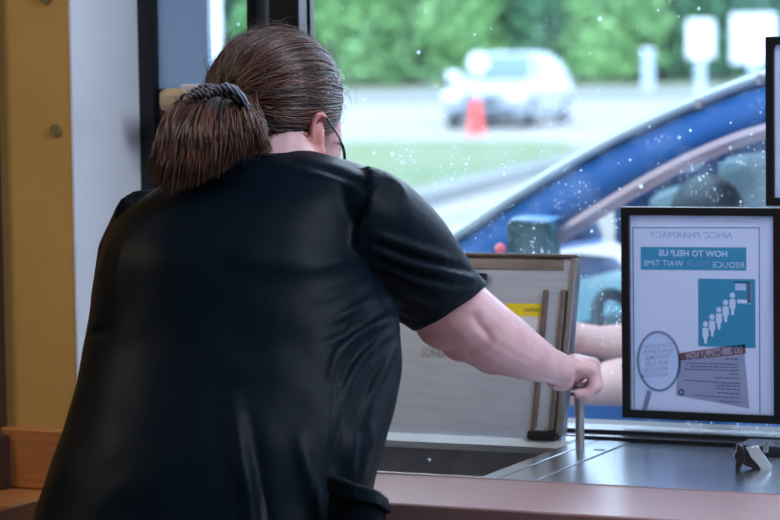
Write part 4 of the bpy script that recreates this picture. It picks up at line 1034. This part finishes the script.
# A pillar and cant rail, near and far side
def rail(side):
    b = NB(); rr = []
    yo, yi, s = (YR, YCn+.02, 1) if side == 0 else (YCn+YCf-YR, YCf-.02, -1)
    for (xo, zo), (xi, zi) in zip(OUT, INN):
        rr.append([V((xo, yo, zo)), V((xo-.01, yo+.05*s, zo+.006)), V((xi, yi+.08*s, zi+.012)), V((xi, yi, zi)), V(((xo+xi)/2, (yo+yi)/2-.018*s, (zo+zi)/2))])
    return loft(b, rr)
obj('pillar', rail(0), M['blue'], t, smooth=True)
obj('pillar', rail(1), M['blue'], t, smooth=True)
# silver strips: outer rail and window trim
op = [V((x-.004, YR-.004, z+.010)) for x, z in OUT]
obj('roof_rail', tube(NB(), op, .0115, 8), mat('pale_rail', (.34, .44, .52), .35, metal=.2), t, smooth=True)
rp_ = [V((x-.012, YR+.03, z+.020)) for x, z in OUT]
obj('roof_seal', tube(NB(), rp_, .006, 8), mat('green_seal', (.10, .22, .13), .4), t, smooth=True)
for px in (701, 762):
    q = PY(px, 104 if px == 701 else 80, YR); b = NB(); obox(b, q - V((0, .004, -.002)), V((1, 0, 0)), V((0, 1, 0)), U, .007, .014, .012); obj('rail_foot', b, M['cartrim'], t, bevel=.004)
b = NB(); rr = []
for k, (x, z) in enumerate(INN):
    n = V((-.45, 0, .89))
    c = V((x, YCn-.002, z)); rr.append([c + n*.017, c + n*.017 + V((0, .02, 0)), c - n*.010 + V((0, .03, 0)), c - n*.014, c + n*.004 + V((0, -.006, 0))])
obj('window_trim', loft(b, rr), M['cartrim'], t, smooth=False)
# roof skin
b = NB(); rr = []
ys = [YR+.03 + (YCf-YR+YCn-YR-.0-.06)*i/10 for i in range(11)]
rows_ = [[b.verts.new((x, y, z+.02*math.sin(math.pi*i/10)+.004)) for i, y in enumerate(ys)] for x, z in OUT if x > -1.62]
for i in range(len(rows_)-1):
    for k in range(10): b.faces.new((rows_[i][k], rows_[i][k+1], rows_[i+1][k+1], rows_[i+1][k]))
o = obj('roof', b, M['blue'], t, smooth=True); s_ = o.modifiers.new('s', 'SOLIDIFY'); s_.thickness = .03; s_.offset = -1
# windshield
ws = [(x, z) for x, z in OUT if x <= -1.60]
b = NB(); rows_ = [[b.verts.new((x-.03*math.sin(math.pi*i/10), y, z)) for i, y in enumerate(ys)] for x, z in ws]
for i in range(len(rows_)-1):
    for k in range(10): b.faces.new((rows_[i][k], rows_[i][k+1], rows_[i+1][k+1], rows_[i+1][k]))
obj('windshield', b, M['carglass'], t, smooth=True)
# lower body: near side door, far side, bonnet, tail
XB0, XB1 = -3.75, .75
def side_panel(y, s):
    b = NB(); zt = ZB; prof = [(0, zt), (-.025, zt-.06), (-.045, zt-.22), (-.04, zt-.45), (0, ZD+.22)]
    xs_ = [XB0+.15, -3.3, -2.6, -2.2, -1.9, -1.4, -.9, -.4, .2, XB1-.1]
    rr = [[b.verts.new((x, y+dy*s, z + (-.13 if x < -3.4 and z > ZB-.1 else 0))) for dy, z in prof] for x in xs_]
    for i in range(len(xs_)-1):
        for k in range(4): b.faces.new((rr[i][k], rr[i+1][k], rr[i+1][k+1], rr[i][k+1]))
    o = obj('door_panel', b, M['blue'], t, smooth=True); m_ = o.modifiers.new('s', 'SOLIDIFY'); m_.thickness = .05; m_.offset = -1 if s > 0 else 1
    return o
dp = side_panel(YCn, 1); side_panel(YCf, -1)
obj('sill_seal', bx(-2.25, -.75, YCn+.0, YCn+.03, ZB, ZB+.012), M['rubber'], dp)
obj('door_handle', tube(NB(), [V((-.98, YCn-.03, ZB-.12)), V((-.95, YCn-.07, ZB-.12)), V((-.80, YCn-.07, ZB-.12)), V((-.77, YCn-.03, ZB-.12))], .012, 10), M['blue'], dp, smooth=True)
b = NB(); rr = []
for x, z, yy in ((-3.85, .30, .10), (-3.80, .55, .04), (-3.55, ZB+.02, .03), (-3.0, ZB+.11, .06), (-2.29, ZB+.185, .10)):
    rr.append([V((x, YCn+yy, z)), V((x, YCn+.4, z+.03)), V((x, (YCn+YCf)/2, z+.045)), V((x, YCf-.4, z+.03)), V((x, YCf-yy, z)), V((x+.05, YCf-yy, z-.05)), V((x+.05, YCn+yy, z-.05))])
obj('bonnet', loft(b, rr), M['blue'], t, smooth=False)
b = NB(); box(b, XB0-.10, XB0+.15, YCn+.04, YCf-.04, ZD+.2, .46); obj('bumper', b, M['blue'], t, bevel=.06)
b = NB(); rr = []
for x, z in ((.75, 1.10), (.95, .80), (.98, .1)): rr.append([V((x, YCn+.05, z)), V((x, YCf-.05, z)), V((x-.06, YCf-.05, z)), V((x-.06, YCn+.05, z))])
obj('tailgate', loft(b, rr), M['blue'], t)
b = NB(); slab(b, [V((.25, YR, 1.42)), V((.25, YCf-.1, 1.42)), V((.8, YCf-.05, 1.05)), V((.8, YCn+.05, 1.05))], V((-.02, 0, -.01))); obj('rear_window', b, M['carglass'], t)
for y in (YCn+.02, YCf-.05):
    for (x0, x1) in ((-.78, -.64), (.15, .32)):
        b = NB(); slab(b, [V((x0, y, ZB-.02)), V((x1, y, ZB-.02)), V((x1+.0, y+.03 if y < 5.5 else y-.03, 1.40)), V((x0+.03, y+.03 if y < 5.5 else y-.03, 1.40))], V((0, .03, 0))); obj('door_pillar', b, M['satin'], t)
obj('floor_pan', bx(-3.3, .8, YCn+.06, YCf-.06, ZD+.2, ZD+.28), M['cabin'], t)
for x in (-3.05, .1):
    for y, s_ in ((YCn+.10, -1), (YCf-.10, 1)):
        b = NB(); bmesh.ops.create_cone(b, cap_ends=True, segments=32, radius1=.33, radius2=.33, depth=.2, matrix=Matrix.Translation((x, y, ZD+.33)) @ Matrix.Rotation(math.radians(90), 4, 'X'))
        wv = obj('wheel', b, M['rubber'], t, bevel=.03)
        b = NB(); bmesh.ops.create_cone(b, cap_ends=True, segments=20, radius1=.2, radius2=.2, depth=.02, matrix=Matrix.Translation((x, y+s_*.105, ZD+.33)) @ Matrix.Rotation(math.radians(90), 4, 'X')); obj('hubcap', b, M['silver'], wv)
b = NB(); slab(b, [V((-2.1, YCf-.02, ZB)), V((-.70, YCf-.02, ZB)), V((-.70, YCf-.10, 1.40)), V((-1.30, YCf-.10, 1.38))], V((0, .006, 0))); obj('door_window', b, M['tint'], t)
b = NB(); slab(b, [V((-.68, YCf-.02, ZB)), V((.2, YCf-.02, ZB)), V((.2, YCf-.10, 1.40)), V((-.68, YCf-.10, 1.40))], V((0, .006, 0))); obj('door_window', b, M['tint'], t)
# interior
b = NB(); slab(b, [V((-2.28, YCn+.10, ZB+.16)), V((-2.05, YCn+.10, ZB+.10)), V((-1.93, YCn+.10, ZB+.02)), V((-1.93, YCn+.10, ZB-.35)), V((-2.30, YCn+.10, ZB-.35))], V((0, YCf-YCn-.2, 0))); obj('dashboard', b, M['dash'], t, bevel=.02)
b = NB(); box(b, -1.98, -1.86, 5.14, 5.52, ZB-.02, ZB+.13); obj('instrument_cowl', b, M['cabin'], t, bevel=.03)
b = NB(); wc = V((-1.83, 5.33, ZB+.02)); wn = V((.9, 0, .44)).normalized(); wa = V((0, 1, 0)); wb = wn.cross(wa)
tube(b, [wc + wa*.185*math.cos(a*math.pi/16) + wb*.185*math.sin(a*math.pi/16) for a in range(33)], .014, 10, False)
sw = obj('steering_wheel', b, M['rubber'], t, smooth=True)
b = NB(); obox(b, wc - wn*.02, wa, wb, wn, .175, .02, .012); obox(b, wc - wn*.03, wa, wb, wn, .07, .06, .025); obj('hub', b, M['rubber'], sw)
for y in (5.38, 6.12):
    HX = V((-1.36, y, 1.22)) if y < 6 else V((PY(757, 190, 6.12).x, y, PY(757, 183, 6.12).z))
    b = NB(); obox(b, V((HX.x-.40, y, .50)), V((1, 0, 0)), V((0, 1, 0)), U, .26, .24, .09); st_ = obj('car_seat', b, M['seat'], t, bevel=.04)
    b = NB(); obox(b, V((HX.x-.06, y, .83)), V((.95, 0, .3)).normalized(), V((0, 1, 0)), V((-.3, 0, .95)).normalized(), .07, .23, .32); 
    obj('seat_back', b, M['seat'], st_, bevel=.04)
    b = NB(); obox(b, V((HX.x, y, HX.z-.03)), V((.95, 0, .3)).normalized(), V((0, 1, 0)), V((-.3, 0, .95)).normalized(), .05, .14, .10); obj('headrest', b, M['seat'], st_, bevel=.035)
# side mirror
mq = lambda px, py: PY(px, py, 4.80)
b = NB(); pts = [mq(x, y) for x, y in ((508, 262), (506, 224), (511, 219.5), (548, 221.5), (551.5, 226), (551, 262))]
slab(b, pts, V((-.04, .16, 0))); mr_ = obj('side_mirror', b, M['mirrorc'], t, bevel=.006, label='dark teal side mirror')
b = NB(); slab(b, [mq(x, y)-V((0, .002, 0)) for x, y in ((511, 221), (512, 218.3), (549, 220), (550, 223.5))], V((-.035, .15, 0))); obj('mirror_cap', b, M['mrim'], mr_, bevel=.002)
obj('mirror_arm', tube(NB(), [mq(525, 262)+V((0, .05, 0)), V((mq(535, 262).x, YCn+.02, mq(535, 285).z))], .022, 8), M['mirrorc'], mr_)
b = NB(); ellip(b, mq(500.5, 249), .011, .008, .011); obj('reflector', b, M['pinkr'], mr_, smooth=True)

# ------------------------------------------------------------------ driver with both arms out of the window
b = NB()
DH = P(707, 224, 5.50)
df = (-R*.25 - D*.62 - U*.45).normalized(); dsd = df.cross(U).normalized(); dup = dsd.cross(df).normalized()
ellip(b, DH, .072, .088, .085)
ellip(b, DH + df*.035 - dup*.05, .055, .055, .055, dsd, df, dup)
tube(b, [DH+df*.08, DH+df*.10-dup*.02, DH+df*.102-dup*.035], [.007, .010, .011], 8)
for s_ in (-1, 1): ellip(b, DH+dsd*s_*.074-dup*.01, .008, .014, .028, dsd, df, dup)
chest = V((DH.x+.17, 5.38, .80)); hipd = V((DH.x+.30, 5.38, .52))
limb(b, [(DH - U*.05 + D*.02, .05), (chest + U*.12, .06)])
limb(b, [(hipd, .14), (chest, .14), (chest+U*.08, .12)], 20)
shL, shR = chest + V((-.03, -.17, .10)), chest + V((.02, .17, .10))
handL = P(566, 392, 4.62); elL = P(668, 380, 4.96)
limb(b, [(shL, .060), (elL, .050), (P(640, 380, 4.90), .049), (P(612, 383, 4.80), .043), (P(590, 388, 4.72), .032), (handL, .026)], 16)
elR = P(655, 345, 5.10)
limb(b, [(shR, .058), (elR, .046), (P(628, 343, 5.02), .040), (P(600, 342, 4.92), .030), (P(575, 338, 4.84), .030)], 16)
for base, dr in ((handL, P(550, 395, 4.56)-handL), (P(575, 338, 4.84), P(556, 336, 4.76)-P(575, 338, 4.84))):
    dr = dr.normalized(); ellip(b, base + dr*.03, .04, .02, .028, dr, dr.orthogonal().normalized(), U)
    for k in range(4):
        p0 = base + dr*.055 + U*(.022-.015*k); limb(b, [(p0, .009), (p0+dr*.035, .0085), (p0+dr*(.055+(.006, .012, .01, 0)[k])-U*.006+D*.015, .0072)], 10)
    limb(b, [(base+dr*.01+U*.02, .012), (base+dr*.04+U*.042, .010), (base+dr*.062+U*.046, .008)], 10)
for s_ in (-.1, .1):
    limb(b, [(hipd+V((0, s_, 0)), .085), (hipd+V((-.40, s_, .06)), .07), (hipd+V((-.58, s_, -.32)), .05)], 14)
dr_me = remesh(b, .006, 3)
drv = obj('person', dr_me, M['skin2'], smooth=True)
tag(drv, 'dark-haired driver inside the blue car, bare forearms reaching out to the drawer', 'person')
b = NB(); ellip(b, DH + dup*.012 - df*.012, .081, .094, .090); bm = b
kill = [v for v in bm.verts if (v.co-DH).dot(df) > .035 and (v.co-DH).dot(dup) < .05 or (v.co-DH).dot(dup) < -.05]
bmesh.ops.delete(bm, geom=kill, context='VERTS'); o = obj('hair', bm, M['dhair'], drv, smooth=True); s_ = o.modifiers.new('s', 'SOLIDIFY'); s_.thickness = .006
for s_ in (-1, 1):
    b = NB(); ellip(b, DH + df*.082 + dsd*s_*.028, .010, .010, .010, seg=10, rg=8); obj('eye', b, M['eye'], drv, smooth=True)
obj('mouth', tube(NB(), [DH+df*.088-dup*.06-dsd*.018, DH+df*.094-dup*.06, DH+df*.088-dup*.06+dsd*.018], .004, 8), M['lips'], drv, smooth=True)
b = NB(); limb(b, [(hipd, .155), (chest, .155), (chest+U*.085, .132)], 24)
limb(b, [(shL, .074), (shL.lerp(elL, .5), .068)], 16); limb(b, [(shR, .074), (shR.lerp(elR, .5), .066)], 16)
obj('shirt', remesh(b, .008, 3), mat('blue_shirt', (.06, .12, .22), .8), drv, smooth=True)
